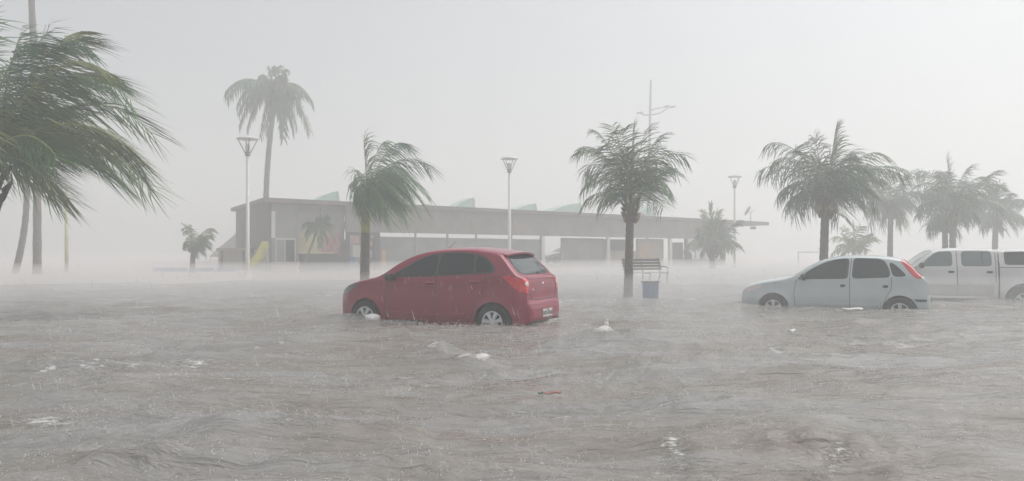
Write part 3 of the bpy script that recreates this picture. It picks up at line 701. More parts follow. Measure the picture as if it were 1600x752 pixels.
# ----- silver hatchback
def silver_profile(): return dict(
    top=[(0, .50), (.012, .62), (.05, .70), (.14, .76), (.35, .84), (.65, .90), (.98, .955), (1.12, 1.0), (1.45, 1.20), (1.78, 1.36), (2.05, 1.42), (2.4, 1.445), (2.8, 1.435), (3.1, 1.405), (3.30, 1.36), (3.42, 1.26), (3.58, 1.08), (3.70, .97), (3.74, .86), (3.755, .66), (3.79, .60), (3.815, .52), (3.82, .42)],
    bot=[(0, .38), (.04, .24), (.3, .19), (.9, .18), (2.0, .18), (3.2, .19), (3.65, .24), (3.80, .30), (3.82, .36)],
    plan=[(0, .44), (.03, .55), (.10, .65), (.22, .73), (.45, .785), (.9, .815), (1.6, .823), (2.6, .823), (3.2, .81), (3.45, .785), (3.62, .74), (3.74, .68), (3.79, .62), (3.82, .54)],
    belt=[(0, .74), (.5, .83), (1.2, .91), (2.2, .945), (3.1, .99), (3.6, 1.0), (3.82, .95)], roof_w=.72,
    crown=[(0, .10), (.3, .075), (.9, .055), (1.3, .05), (1.8, .07), (3.2, .07), (3.5, .05), (3.75, .05), (3.82, .08)],
    wheels=[(.74, .285, .285, .775), (3.23, .285, .285, .775)], arch_r=.335)
def dress_silver(c, paint, full=True):
    dW = [(1.27, .935), (1.52, 1.12), (1.78, 1.265), (2.00, 1.335), (2.24, 1.362), (2.21, .965)]
    for side in ('near', 'far'):
        c.patch('window_surround', [(1.22, .918), (1.50, 1.13), (1.77, 1.283), (2.0, 1.355), (2.275, 1.385), (2.25, .945)], side, m_black, .002)
        c.patch('window', dW, side, m_glass, .005)
        c.patch('window_surround', [(2.315, .95), (2.35, 1.385), (2.85, 1.375), (2.96, 1.33), (3.055, 1.10), (3.06, .985)], side, m_black, .002)
        c.patch('window', [(2.345, .97), (2.38, 1.362), (2.84, 1.352), (2.94, 1.31), (3.025, 1.10), (3.03, 1.0)], side, m_glass, .005)
        c.patch('window', [(3.10, 1.0), (3.07, 1.12), (3.02, 1.31), (3.12, 1.275), (3.27, 1.13), (3.37, 1.01)], side, m_glass, .005)
        c.strip('door_gap', [(1.20, .28), (1.17, .60), (1.20, .86), (1.26, .93)], side, m_black)
        c.strip('door_gap', [(2.28, .26), (2.28, .945), (2.31, 1.37)], side, m_black)
        c.strip('door_gap', [(1.20, .28), (1.4, .25), (2.28, .26), (2.80, .26), (2.92, .42), (3.0, .62), (3.07, .74), (3.08, .98)], side, m_black)
        for x0 in (2.06, 2.88):
            c.patch('door_handle', [(x0, .79), (x0 + .04, .83), (x0 + .13, .832), (x0 + .17, .80), (x0 + .13, .765), (x0 + .04, .762)], side, m_black, .014, step=.03, rings=2)
        c.strip('side_moulding', [(1.22, .40), (2.26, .40)], side, paint, .05, .012)
        c.strip('side_moulding', [(2.30, .40), (2.86, .40)], side, paint, .05, .012)
        c.patch('taillight', [(3.22, 1.365), (3.31, 1.34), (3.47, 1.19), (3.66, .985), (3.62, .955), (3.52, .965), (3.40, 1.10)], side, m_redlens, .007, step=.04)
        c.patch('headlight', [(.10, .63), (.17, .70), (.36, .77), (.52, .79), (.46, .70), (.25, .62)], side, m_clear, .004)
        mirror(c, (1.40, .93), side, m_black)
        c.patch('side_repeater', [(.98, .72), (1.0, .735), (1.06, .735), (1.06, .705), (1.0, .70)], side, m_clear, .004, step=.02, rings=1)
    c.patch('windscreen', [(1.14, -.60), (1.14, .60), (1.70, .52), (1.74, 0), (1.70, -.52)], 'top', m_glass_lt, .005)
    c.patch('rear_window', [(-.56, 1.01), (-.52, 1.30), (-.42, 1.35), (.42, 1.35), (.52, 1.30), (.56, 1.01)], 'rear', m_glass_rear, .006)
    c.strip('bumper_strip', [(3.40, .52), (3.62, .52), (3.72, .52)], 'near', m_black, .05, .012)
    c.strip('bumper_strip', [(-.6, .52), (.6, .52)], 'rear', m_black, .05, .012)
    c.strip('tailgate_gap', [(-.56, .98), (-.56, .70), (-.40, .62), (.40, .62), (.56, .70), (.56, .98)], 'rear', m_black, .012, .004)
    p, n_ = c.hit(0, .78, 'rear'); boxo('number_plate', p.x + .002, p.x + .014, -.2, .2, .71, .84, m_plate, c.o, .003)
    for wx in (.74, 3.23):
        for sg in (-1, 1): make_wheel(c.o, wx, sg * .745, .285, .285, .18, sg, 5)
phi2 = R(26); sp = silver_profile()
sil = Car('silver_hatchback', 'pale silver blue five door hatchback half sunk in front of the pickup', 'car', place((7.98, 16.2), (3.23, -.775), phi2, .315), -phi2, paint=m_silver, **sp)
dress_silver(sil, m_silver)

# ----- double cab pickup with canopy
phi3 = R(18)
pk = Car('pickup_truck', 'white double cab pickup with a canopy on its bed, cut by the right edge', 'pickup truck', place((12.36, 19.0), (3.97, -.85), phi3, .36), -phi3,
    top=[(0, .62), (.012, .80), (.05, .93), (.18, 1.0), (.5, 1.07), (1.0, 1.11), (1.40, 1.15), (1.50, 1.19), (1.78, 1.41), (2.06, 1.585), (2.25, 1.63), (2.7, 1.648), (3.2, 1.64), (3.36, 1.62), (3.425, 1.58), (3.43, 1.36), (3.455, 1.35), (3.465, 1.56), (3.52, 1.61), (4.2, 1.63), (4.9, 1.62), (5.05, 1.57), (5.16, 1.28), (5.18, 1.1), (5.19, .72), (5.23, .66), (5.27, .62), (5.28, .56)],
    bot=[(0, .50), (.04, .38), (.3, .36), (1.3, .38), (2.0, .40), (3.4, .40), (4.5, .44), (5.2, .48), (5.28, .50)],
    plan=[(0, .60), (.03, .68), (.12, .76), (.3, .82), (.8, .85), (1.6, .86), (3.0, .862), (3.42, .86), (4.4, .86), (5.0, .85), (5.15, .81), (5.19, .78), (5.28, .74)],
    belt=[(0, .95), (1.0, 1.06), (1.6, 1.13), (3.0, 1.155), (5.28, 1.155)], roof_w=.80,
    crown=[(0, .10), (.4, .07), (1.4, .05), (1.8, .05), (2.2, .065), (3.4, .06), (3.5, .07), (5.0, .08), (5.28, .06)],
    paint=m_white, wheels=[(.85, .36, .36, .83), (3.97, .36, .36, .83)], arch_r=.43, flare=.045)
def dress_pickup(c):
    for side in ('near', 'far'):
        c.patch('window', [(1.70, 1.19), (1.90, 1.39), (2.05, 1.525), (2.14, 1.56), (2.44, 1.565), (2.44, 1.20)], side, m_glass_lt, .006)
        w2 = c.patch('window', [(2.64, 1.20), (2.64, 1.565), (3.28, 1.56), (3.30, 1.54), (3.30, 1.20)], side, m_glass_lt, .006)
        c.strip('window_divider', [(3.10, 1.20), (3.10, 1.56)], side, m_black, .02, .010, parent=w2)
        c.patch('window_surround', [(3.57, 1.235), (3.57, 1.56), (3.60, 1.575), (4.95, 1.575), (4.98, 1.235)], side, m_black, .003)
        c.patch('window', [(3.62, 1.26), (3.62, 1.55), (4.25, 1.55), (4.25, 1.26)], side, m_glass, .007)
        c.patch('window', [(4.29, 1.26), (4.29, 1.55), (4.92, 1.55), (4.92, 1.26)], side, m_glass, .007)
        c.strip('door_gap', [(1.60, .46), (1.56, .9), (1.60, 1.16), (1.66, 1.18)], side, m_black, .012)
        c.strip('door_gap', [(2.54, .44), (2.54, 1.60)], side, m_black, .014)
        c.strip('door_gap', [(3.38, .80), (3.38, 1.58)], side, m_black, .012)
        c.strip('cab_gap', [(3.445, .42), (3.445, 1.20), (3.44, 1.34)], side, m_black, .032, .004)
        c.strip('side_moulding', [(1.64, .78), (2.51, .78)], side, m_white, .045, .014)
        c.strip('side_moulding', [(2.57, .78), (3.35, .78)], side, m_white, .045, .014)
        for x0 in (2.32, 3.16):
            c.patch('door_handle', [(x0, 1.03), (x0, 1.08), (x0 + .17, 1.08), (x0 + .17, 1.03)], side, m_black, .014, step=.03, rings=2)
        s_ = -1 if side == 'near' else 1
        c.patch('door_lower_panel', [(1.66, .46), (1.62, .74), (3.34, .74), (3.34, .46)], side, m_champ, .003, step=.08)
        bm = bmesh.new(); y0, y1 = sorted((s_ * .80, s_ * .97)); box(bm, 1.62, 3.20, y0, y1, .405, .455, .015); bobj('running_board', bm, m_white, c.o)
        for x0 in (1.8, 3.0):
            tubeo('board_bracket', [(x0, s_ * .78, .47), (x0, s_ * .9, .42)], .02, m_black, c.o, 6)
        mirror(c, (1.76, 1.17), side, m_black)
        c.patch('taillight', [(5.10, .80), (5.10, 1.10), (5.17, 1.10), (5.17, .80)], side, m_redlens, .006, step=.04, rings=2)
        c.patch('headlight', [(.06, .74), (.06, .90), (.26, .93), (.28, .76)], side, m_clear, .005, step=.04, rings=2)
        c.strip('canopy_seam', [(3.47, 1.17), (5.12, 1.17)], side, m_black, .014, .004)
        c.strip('bumper_strip', [(.06, .60), (.40, .60)], side, m_black, .05, .010)
    c.patch('windscreen', [(1.55, -.66), (1.55, .66), (2.03, .60), (2.06, 0), (2.03, -.60)], 'top', m_glass_lt, .006)
    c.patch('rear_window', [(-.58, 1.22), (-.52, 1.52), (.52, 1.52), (.58, 1.22)], 'rear', m_glass, .006)
    c.patch('grille', [(-.5, .74), (-.5, .90), (.5, .90), (.5, .74)], 'front', m_black, .005)
    for wx in (.85, 3.97):
        for sg in (-1, 1): make_wheel(c.o, wx, sg * .80, .36, .36, .20, sg, 6)
dress_pickup(pk)

# ---------------------------------------------------------------- pavilion
BA = math.atan2(.463, .886); B0 = Vector((-13.28, 43.0, 0))
m_conc = mat('pavilion_fascia_concrete', (.235, .215, .198), .75, .22, .9, .3, bump=.2)
m_roof = mat('pavilion_roof_edge', (.16, .135, .125), .7, .2, 1.5, .3)
m_brown = mat('brown_cladding', (.125, .095, .095), .7, .2, 1.2, .3)
m_gwall = mat('grey_render', (.24, .24, .245), .75, .15, 1.0, .3)
m_lwall = mat('pale_render', (.52, .50, .48), .7, .1, 1.0, .3)
m_dark = mat('charcoal_panel', (.045, .048, .055), .6, .25, 2, .3)
m_shop = mat('shop_glass', (.20, .225, .22), .12, .2, .8, .6)
m_post = mat('white_painted_steel', (.62, .61, .59), .4, .06, 5, .4)
m_floor = mat('pavilion_floor', (.33, .30, .28), .5, .1, 2, .4)
m_yel = mat('yellow_paint', (.50, .46, .25), .6, .12, 2, .3)
m_mred = mat('faded_red_paint', (.34, .15, .14), .6, .2, 2, .3)
m_orange = mat('orange_paint', (.48, .31, .18), .6, .15, 2, .3)
m_mint = mat('mint_green_plastic', (.46, .62, .55), .45, .1, 2, .4)
m_dframe = mat('dark_purple_frame', (.06, .045, .06), .5, .2, 3, .3)
m_pink = mat('poster_pink', (.62, .38, .34), .6, .2, 6, .3)
m_blue = mat('blue_plastic', (.035, .125, .29), .45, .25, 4, .4)
m_beige = mat('beige_kiosk_render', (.42, .38, .33), .75, .1, 1.5, .3)

def T(px):
    k = (px - 800) / F; return (13.28 + 43 * k) / (.886 - .463 * k)
def TY(px): return 43 + .463 * T(px)
def TZ(px, py): return CH + (HZ - py) * TY(px) / F
LEN = T(1195)
bl = thing('beach_pavilion', 'long flat roofed beach pavilion with pale fascia behind the red car', 'building', B0, BA)
def zr(t): return 4.05 - .70 * t / LEN
def slab(name, t0, t1, y0, y1, f0, f1, m, parent=bl, n=1):
    """a block between depths y0 and y1 whose bottom and top follow f0(t) and f1(t)"""
    vs = []; fs = []
    for i in range(n + 1):
        t = t0 + (t1 - t0) * i / n
        vs += [(t, y0, f0(t)), (t, y1, f0(t)), (t, y1, f1(t)), (t, y0, f1(t))]
    for i in range(n):
        for k in range(4): fs.append((i * 4 + k, i * 4 + (k + 1) % 4, (i + 1) * 4 + (k + 1) % 4, (i + 1) * 4 + k))
    fs += [(3, 2, 1, 0), (n * 4, n * 4 + 1, n * 4 + 2, n * 4 + 3)]
    bm = bmesh.new(); bv = [bm.verts.new(v) for v in vs]; [bm.faces.new([bv[i] for i in f]) for f in fs]
    return bobj(name, bm, m, parent)
cz = lambda v: (lambda t: v)
D = 11.4
slab('roof', -.35, T(1140), -.45, D + .3, lambda t: zr(t) - .23, lambda t: zr(t), m_roof, n=6)
slab('roof_overhang', T(1140) + .003, LEN, -.40, 4.0, lambda t: zr(t) - .27, lambda t: zr(t) - .012, m_roof, n=3)
slab('floor', -.2, T(1135), -.6, D, cz(-.2), cz(.10), m_floor)
fb = lambda t: 2.24 - .20 * (t - 6.3) / 21
# long pale fascia, made of its wall panels
tt = [T(p) for p in (540, 604, 668, 735, 800, 866, 930, 990, 1050, 1130)]
for a, b in zip(tt[:-1], tt[1:]):
    slab('fascia_panel', a + .006, b - .006, -.12, .12, fb, lambda t: zr(t) - .232, m_conc, n=2)
slab('fascia_core', tt[0], tt[-1] - .02, -.02, .20, lambda t: fb(t) + .02, lambda t: zr(t) - .233, m_gwall, n=4)
# left block: brown end wall, grey front
for k in range(6):
    y0 = D * k / 6
    slab('cladding_panel', -.06, .0, y0 + .01, y0 + D / 6 - .01, cz(1.30), lambda t: 3.815, m_brown)
slab('side_wall', .002, .15, 0.004, D, cz(0), cz(3.81), m_brown)
slab('side_plinth', -.10, .0, 0.0, D, cz(0), cz(1.25), m_beige)
tw = T(465)
slab('wall', .152, tw, 0.0, .2, cz(0), lambda t: zr(t) - .235, m_gwall)
slab('light_strip', T(424), T(430), -.03, -.002, cz(TZ(427, 372)), cz(TZ(427, 330)), m_post)
slab('window_frame', T(430), T(462), -.045, -.003, cz(TZ(445, 411)), cz(TZ(445, 372)), m_lwall)
slab('window', T(432), T(444), -.06, -.046, cz(TZ(445, 409)), cz(TZ(445, 375)), m_shop)
slab('window', T(446), T(460), -.06, -.046, cz(TZ(445, 409)), cz(TZ(445, 375)), m_glass)
# mural bay
slab('mural_wall', tw + .003, T(540), .30, .45, cz(0), lambda t: zr(t) - .235, m_gwall)
def flatpoly(name, pts, y, m, parent=bl, th=.02):
    bm = bmesh.new(); a = [bm.verts.new((p[0], y, p[1])) for p in pts]; b = [bm.verts.new((p[0], y + th, p[1])) for p in pts]; n = len(pts)
    bm.faces.new(a); bm.faces.new(b[::-1])
    for i in range(n): bm.faces.new((a[i], a[(i + 1) % n], b[(i + 1) % n], b[i]))
    return bobj(name, bm, m, parent)
def tp(px, py): return (T(px), TZ(px, py))
def mural_material():
    m = bpy.data.materials.new('painted_mural'); m.use_nodes = True; t = m.node_tree; b = t.nodes['Principled BSDF']; b.inputs['Roughness'].default_value = .75
    N = t.nodes.new; L = t.links.new; tc = N('ShaderNodeTexCoord'); sx = N('ShaderNodeSeparateXYZ'); n = N('ShaderNodeTexNoise'); n.inputs['Scale'].default_value = 1.1; n.inputs['Detail'].default_value = 4
    L(tc.outputs['Generated'], sx.inputs[0]); L(tc.outputs['Object'], n.inputs['Vector'])
    def ma(op, a, b_):
        q = N('ShaderNodeMath'); q.operation = op
        for k, v in enumerate((a, b_)):
            if isinstance(v, (int, float)): q.inputs[k].default_value = v
            else: L(v, q.inputs[k])
        return q.outputs[0]
    x = ma('ADD', sx.outputs['X'], ma('MULTIPLY', ma('SUBTRACT', n.outputs['Fac'], .5), .75))
    r1 = N('ShaderNodeValToRGB'); cr = r1.color_ramp; cr.elements[0].position = .0; cr.elements[0].color = (.33, .31, .20, 1); cr.elements[1].position = 1; cr.elements[1].color = (.26, .13, .13, 1)
    for p, c in ((.18, (.50, .46, .22)), (.38, (.46, .43, .25)), (.47, (.44, .42, .36)), (.60, (.46, .24, .20)), (.78, (.34, .12, .12)), (.88, (.42, .28, .26))):
        e = cr.elements.new(p); e.color = (*c, 1)
    L(x, r1.inputs[0])
    zf = ma('ADD', sx.outputs['Z'], ma('MULTIPLY', ma('SUBTRACT', n.outputs['Fac'], .5), .9))
    r2 = N('ShaderNodeValToRGB'); r2.color_ramp.elements[0].position = .60; r2.color_ramp.elements[1].position = .85; L(zf, r2.inputs[0])
    mx = N('ShaderNodeMix'); mx.data_type = 'RGBA'; L(r2.outputs[0], mx.inputs['Factor']); L(r1.outputs[0], mx.inputs['A']); mx.inputs['B'].default_value = (.27, .265, .26, 1); L(mx.outputs['Result'], b.inputs['Base Color'])
    return m
slab('mural_painting', tw + .05, T(539), .27, .297, cz(.12), cz(3.4), mural_material())
# counter
slab('counter', tw - .05, T(520), -1.2, -.5, cz(.10), cz(1.02), m_dark)
slab('counter_top', tw - .1, T(512), -1.25, -.45, cz(1.023), cz(1.10), m_yel)
bm = bmesh.new()
for (a, b_, h) in ((T(518), T(530), .85), (T(527), T(537), .65)): box(bm, a, b_, -1.1, -.4, .1, h, .12)
bobj('covered_furniture', bm, m_dark, bl)
# entrance frame with poster
slab('entrance_frame', T(540) + .02, T(545), -.2, .1, cz(.1), fb, m_dframe)
slab('entrance_frame', T(584), T(592), -.2, .1, cz(.1), fb, m_dframe)
slab('entrance_lintel', T(545) + .003, T(584) - .003, -.2, .1, lambda t: fb(t) - .22, lambda t: fb(t) - .003, m_dframe)
pb = slab('poster_board', T(545) + .01, T(584) - .01, .12, .18, cz(.1), lambda t: fb(t) - .24, m_gwall)
for (a, b_, c_, d_, mm) in ((548, 362, 562, 380, m_pink), (552, 380, 566, 402, m_lwall), (575, 374, 583, 385, m_pink), (546, 398, 556, 418, m_blue), (560, 405, 582, 422, m_dark), (574, 388, 582, 402, m_lwall), (549, 372, 554, 378, m_mred)):
    slab('poster_print', T(a), T(c_), .095, .117, cz(max(.12, TZ(565, d_))), cz(min(1.98, TZ(565, b_) - .12)), mm, parent=pb)
# glazed shop front, then mullions and light strips at the head
gl = [T(p) for p in (594, 650, 700, 745, 800, 846)]
for a, b in zip(gl[:-1], gl[1:]):
    slab('glass_panel', a + .04, b - .04, .10, .13, cz(.25), lambda t: fb(t) - .30, m_shop)
    slab('mullion', b - .038, b + .038, .03, .19, cz(.1), lambda t: fb(t) - .004, m_gwall)
    slab('bottom_rail', a + .04, b - .04, .06, .17, cz(.10), cz(.245), m_gwall)
    slab('top_rail', a + .04, b - .04, .05, .17, lambda t: fb(t) - .30 + .003, lambda t: fb(t) - .24, m_gwall)
slab('poster_print', T(594) + .1, T(603), .06, .095, cz(.3), cz(1.2), m_orange)
# back wall with an open band under the roof so the sky shows through
def TD(px, y):
    k = (px - 800) / F; return (k * (43 + .886 * y) + 13.28 + .463 * y) / (.886 - .463 * k)
slab('back_wall', .2, TD(850, 7), 7.0, 7.2, cz(0), cz(1.92), m_gwall)
slab('back_wall', TD(888, 7), TD(955, 7), 7.0, 7.2, cz(0), cz(1.92), m_gwall)
slab('back_lintel', .2, T(1130), 7.0, 7.2, cz(2.62), cz(3.1), m_brown, n=1)
slab('back_wall', T(950) + .2, T(1046), 5.2, 5.4, cz(0), cz(2.02), m_gwall)
# dark shutters right of the white car
for (a, b) in ((880, 905), (905, 928), (928, 948)):
    slab('shutter', T(a) + .01, T(b) - .01, .3, .38, cz(.1), lambda t: fb(t) - .10, m_gwall if a != 905 else m_gwall)
slab('bench_seat', T(890), T(925), .4, .8, cz(.40), cz(.55), m_dark)
for p in (848, 950, 1047):
    slab('column', T(p) - .11, T(p) + .11, -.10, .10, cz(.1), lambda t: fb(t) - .004, m_post)
# orange poster wall and grey kitchen front
slab('wall', T(955), T(1004), .8, 1.0, cz(.1), cz(1.15), m_beige)
slab('wall', T(1004) + .003, T(1045), .6, .8, cz(.1), lambda t: fb(t) - .05, m_beige)
slab('orange_sign', T(1006), T(1029), .56, .597, cz(TZ(1017, 404)), cz(TZ(1017, 379)), m_orange)
slab('wall', T(1051), T(1070), .2, .4, cz(.1), cz(1.75), m_brown)
# glazed right end
slab('end_post', T(1070), T(1074), -.1, .1, cz(.1), fb, m_brown)
slab('end_post', T(1126), T(1132), -.1, .1, cz(.1), fb, m_brown)
slab('low_wall', T(1074) + .003, T(1126) - .003, -.05, .1, cz(.1), cz(.55), m_brown)
m_pane = mat('pale_clear_glass', (.45, .55, .58), .08, .08, 1, .5, alpha=.35)
for a, b in ((1075, 1086), (1087, 1100), (1101, 1113), (1114, 1125)):
    slab('glass_panel', T(a), T(b), 0.0, .03, cz(.56), lambda t: fb(t) - .02, m_pane)
for p in (1086.5, 1100.5, 1113.5): slab('mullion', T(p) - .03, T(p) + .03, -.03, .06, cz(.56), lambda t: fb(t) - .01, m_gwall)
# mint cowls and other things on the roof
for i, (p0, p1, top, dep, lab) in enumerate(((508, 546, 299, 3, 'leftmost mint green roof cowl, over the painted wall'), (742, 776, 309, 4, 'mint green roof cowl with a sharp tip left of the middle lamp post'), (848, 888, 318, 5, 'low mint green roof cowl right of the middle lamp post'),
                                         (905, 962, 317, 5, 'long mint green roof cowl behind the left fronds of the bench palm'), (1062, 1092, 322, 6, 'pale mint green roof cowl left of the bushy round palm'), (690, 712, 319, 5, 'smallest mint green roof cowl, above the shop glass'))):
    o = thing('roof_cowl', lab, 'roof cowl', (0, 0, 0), 0, 'mint green cowls on the pavilion roof')
    t0, t1 = T(p0), T(p1); tm = (t0 + t1) / 2; z0 = zr(tm); Yw = TY((p0 + p1) / 2) + dep * .886
    z1 = CH + (HZ - top) * Yw / F; z1 = max(z1, z0 + .35)
    o.location = B0 + Vector((tm * .886 - dep * .463, tm * .463 + dep * .886, z0 - .02)); o.rotation_euler = (0, 0, BA)
    w_ = (t1 - t0) / 2 * 1.08; h = z1 - z0
    bm = bmesh.new(); prof = [(-w_, 0), (-w_ * .9, h * .25), (-w_ * .3, h * .62), (w_ * .45, h * .92), (w_ * .85, h), (w_ * .97, h * .8), (w_, 0)]
    a = [bm.verts.new((x, -.7, z)) for x, z in prof]; b_ = [bm.verts.new((x, .7, z)) for x, z in prof]
    for k in range(len(prof) - 1): bm.faces.new((a[k], a[k + 1], b_[k + 1], b_[k]))
    bm.faces.new(a); bm.faces.new(b_[::-1])
    bobj('cowl_shell', bm, m_mint, o)
    bm = bmesh.new(); tube(bm, [(-w_, -.72, .03), (w_, -.72, .03)], .04, 6); tube(bm, [(w_, -.72, 0), (w_ * .86, -.72, h)], .035, 6); bobj('cowl_frame', bm, m_post, o)

# round vent on the roof and the satellite dish at its far end
def at_px(px, py, Y): return P(px, py, Y)
vt = thing('roof_vent', 'small dark round vent cap on the roof right of the bench palm', 'roof vent', (0, 0, 0)); q = B0 + Vector((T(1025) * .886 - 2 * .463, T(1025) * .463 + 2 * .886, zr(T(1025)) - .01)); vt.location = q
bm = bmesh.new(); lathe(bm, [(.16, 0), (.16, .14)], 14); bobj('vent_neck', bm, m_gwall, vt)
bm = bmesh.new(); lathe(bm, [(.5, .143), (.5, .20), (.34, .32), (.05, .36)], 18); bobj('vent_cap', bm, m_brown, vt, auto=40)
dh = thing('satellite_dish', 'faint satellite dish on the far right tip of the pavilion roof', 'satellite dish', (0, 0, 0)); t_ = T(1188); dh.location = B0 + Vector((t_ * .886 - 1 * .463, t_ * .463 + .886, zr(t_) - .015))
tubeo('mast', [(0, 0, 0), (0, 0, .75)], .03, m_gwall, dh, 6)
bm = bmesh.new(); lathe(bm, [(.42, .12), (.33, .06), (.18, .015), (.02, 0), (.02, .012), (.18, .03), (.33, .075)], 18)
for v in bm.verts: v.co = Matrix.Rotation(R(-62), 3, 'Y') @ v.co + Vector((-.15, 0, .85))
bobj('dish', bm, m_gwall, dh, smooth=True)
tubeo('feed_arm', [(-.1, 0, .72), (.35, 0, .98)], .02, m_gwall, dh, 5)
fl = thing('floodlight', 'small floodlight hanging under the right tip of the pavilion roof', 'floodlight', (0, 0, 0)); t_ = T(1177); fl.location = B0 + Vector((t_ * .886, t_ * .463, zr(t_) - .275))
boxo('bracket', -.03, .03, -.03, .03, -.12, 0, m_gwall, fl); boxo('lamp_body', -.22, .18, -.14, .12, -.32, -.123, m_dark, fl, .03)

# ---------------------------------------------------------------- street lamps on the plaza
def make_lamp():
    o = thing('street_lamp', '', 'street lamp', (0, 0, 0), 0, 'white street lamps with disc heads on the plaza')
    H = 6.1
    tubeo('pole', [(0, 0, -.3), (0, 0, .5), (0, 0, H - .85)], [.10, .085, .062], m_post, o, 12)
    bm = bmesh.new(); lathe(bm, [(.16, -.1), (.16, .25), (.10, .35)], 14); bobj('base_collar', bm, m_post, o, auto=40)
    bm = bmesh.new(); lathe(bm, [(.07, H - .88), (.12, H - .84), (.10, H - .70)], 14); bobj('lamp_socket', bm, m_gwall, o, auto=40)
    for k in range(4):
        a = k * PI / 2 + .5; tubeo('strut', [(math.cos(a) * .09, math.sin(a) * .09, H - .78), (math.cos(a) * .40, math.sin(a) * .40, H - .17)], .022, m_gwall, o, 6)
    bm = bmesh.new(); lathe(bm, [(.07, H - .70), (.10, H - .66), (.11, H - .42), (.06, H - .36)], 14); bobj('lamp_glass', bm, mat('lamp_diffuser', (.60, .58, .54), .3, .1, 5, .5), o, smooth=True)
    bm = bmesh.new(); lathe(bm, [(.30, H - .185), (.46, H - .17), (.47, H - .13), (.36, H - .06), (.12, H - .01), (.02, H)], 26); bobj('cap', bm, m_post, o, auto=50)
    return o
lamp = make_lamp()
for i, (px, top, lab) in enumerate(((387, 212, 'street lamp left of the pavilion in front of its brown end wall'), (796, 244, 'street lamp whose pole rises behind the red car roof'), (1148, 273, 'farthest street lamp, right of the pavilion in front of its roof tip'))):
    l_ = lamp if i == 0 else copy_tree(lamp)
    Y = F * (6.1 - CH) / (HZ - top); l_.location = (P(px, HZ, Y).x, Y, 0); l_['label'] = lab

# tall highway light column far behind
cl = thing('light_column', 'very tall pale column with two curved lamp arms above the bench palm', 'street light', (P(1010, HZ, 70).x, 70, 0))
b_ = P(1010, HZ, 70)
def L_(px, py, dy=0): v = P(px, py, 70) - Vector((b_.x, 70, 0)); v.y += dy; return v
tubeo('pole', [(0, 0, -.2), L_(1014, 260), L_(1017, 125)], [.16, .13, .085], m_gwall, cl, 10)
for (pp, hd, dy) in (([(1018, 180), (1030, 178), (1043, 170)], (1043, 1054), -.6), ([(1017, 180), (1008, 179), (1003, 176)], (996, 1006), .5), ([(1018, 172), (1030, 168), (1042, 165)], (1038, 1050), .8)):
    a = tubeo('lamp_arm', [L_(x, y, dy * k / 2) for k, (x, y) in enumerate(pp)], [.06, .05, .04], m_gwall, cl, 8)
    y_ = pp[-1][1]; bm = bmesh.new(); bmesh.ops.create_icosphere(bm, subdivisions=2, radius=1)
    cen = L_((hd[0] + hd[1]) / 2, y_ - 1, dy)
    for v in bm.verts: v.co = Vector((v.co.x * .33, v.co.y * .16, v.co.z * .09)) + cen + Vector((0, 0, v.co.x * .05))
    bobj('lamp_head', bm, m_gwall, a, smooth=True)

# thin pale post at the far left
ps = thing('signal_post', 'thin pale yellow post in the fog at the left, right of the thick trunk', 'post', (P(104, HZ, 42).x, 42, 0))
tubeo('pole', [(0, 0, -.2), (0, 0, CH + 95 * 42 / F)], [.10, .085], mat('pale_yellow_paint', (.62, .60, .42), .5, .1, 4), ps, 10)
bm = bmesh.new(); lathe(bm, [(.12, 4.49), (.17, 4.52), (.05, 4.66)], 12); bobj('finial', bm, m_post, ps)

# ---------------------------------------------------------------- bench, blue box, goal, slide, left kiosk
bn = thing('park_bench', 'brown slatted park bench behind the palm trunk near the blue box', 'bench', (P(1006, HZ, 30.8).x, 30.8, -.10), R(30))
m_slat = mat('dark_wood_slat', (.085, .06, .055), .55, .25, 8, .4, bump=.2); m_iron = mat('grey_cast_iron', (.10, .10, .105), .5, .2, 8, .4)
for k in range(4): boxo('seat_slat', -.95, .95, -.42 + k * .115, -.42 + k * .115 + .095, .44, .47, mat('pale_wood_slat', (.36, .33, .30), .5, .15, 8), bn, .006)
for k in range(4):
    z0 = .54 + k * .115; boxo('back_slat', -.95, .95, .06 + k * .035, .085 + k * .035, z0, z0 + .095, m_slat, bn, .006)
for x in (-.86, 0, .86):
    bm = bmesh.new()
    tube(bm, [(x, -.40, 0), (x, -.36, .22), (x, -.40, .42)], [.035, .028, .028], 6); tube(bm, [(x, .18, 0), (x, .06, .25), (x, .05, .43), (x, .20, 1.0)], [.035, .028, .028, .024], 6); tube(bm, [(x, -.42, .425), (x, .06, .425)], .024, 6)
    if x: tube(bm, [(x, .10, .66), (x, -.2, .68), (x, -.42, .64), (x, -.40, .44)], .022, 6)
    bobj('bench_frame', bm, m_iron, bn, smooth=True)

bb = thing('blue_box', 'blue plastic box standing in the flood between the palm trunk and the bench', 'box', (P(1016.5, HZ, 21.3).x, 21.3, -.15), R(-14))
bm = bmesh.new(); r_ = bmesh.ops.create_cube(bm, size=1)
for v in bm.verts: f_ = 1.0 if v.co.z > 0 else .92; v.co = Vector((v.co.x * .42 * f_, v.co.y * .36 * f_, (v.co.z + .5) * .50))
bmesh.ops.bevel(bm, geom=bm.edges[:], offset=.02, segments=2, affect='EDGES'); bobj('box_body', bm, m_blue, bb, auto=40)
bm = bmesh.new()
for (x0, x1, y0, y1) in ((-.235, .235, -.20, -.175), (-.235, .235, .175, .20), (-.235, -.212, -.1745, .1745), (.212, .235, -.1745, .1745)): box(bm, x0, x1, y0, y1, .495, .54, .004)
bobj('box_rim', bm, mat('dark_grey_plastic', (.06, .065, .075), .5, .2, 6), bb)
for x in (-.12, .0, .12): boxo('box_rib', x - .012, x + .012, -.197, -.178, .05, .49, m_blue, bb)

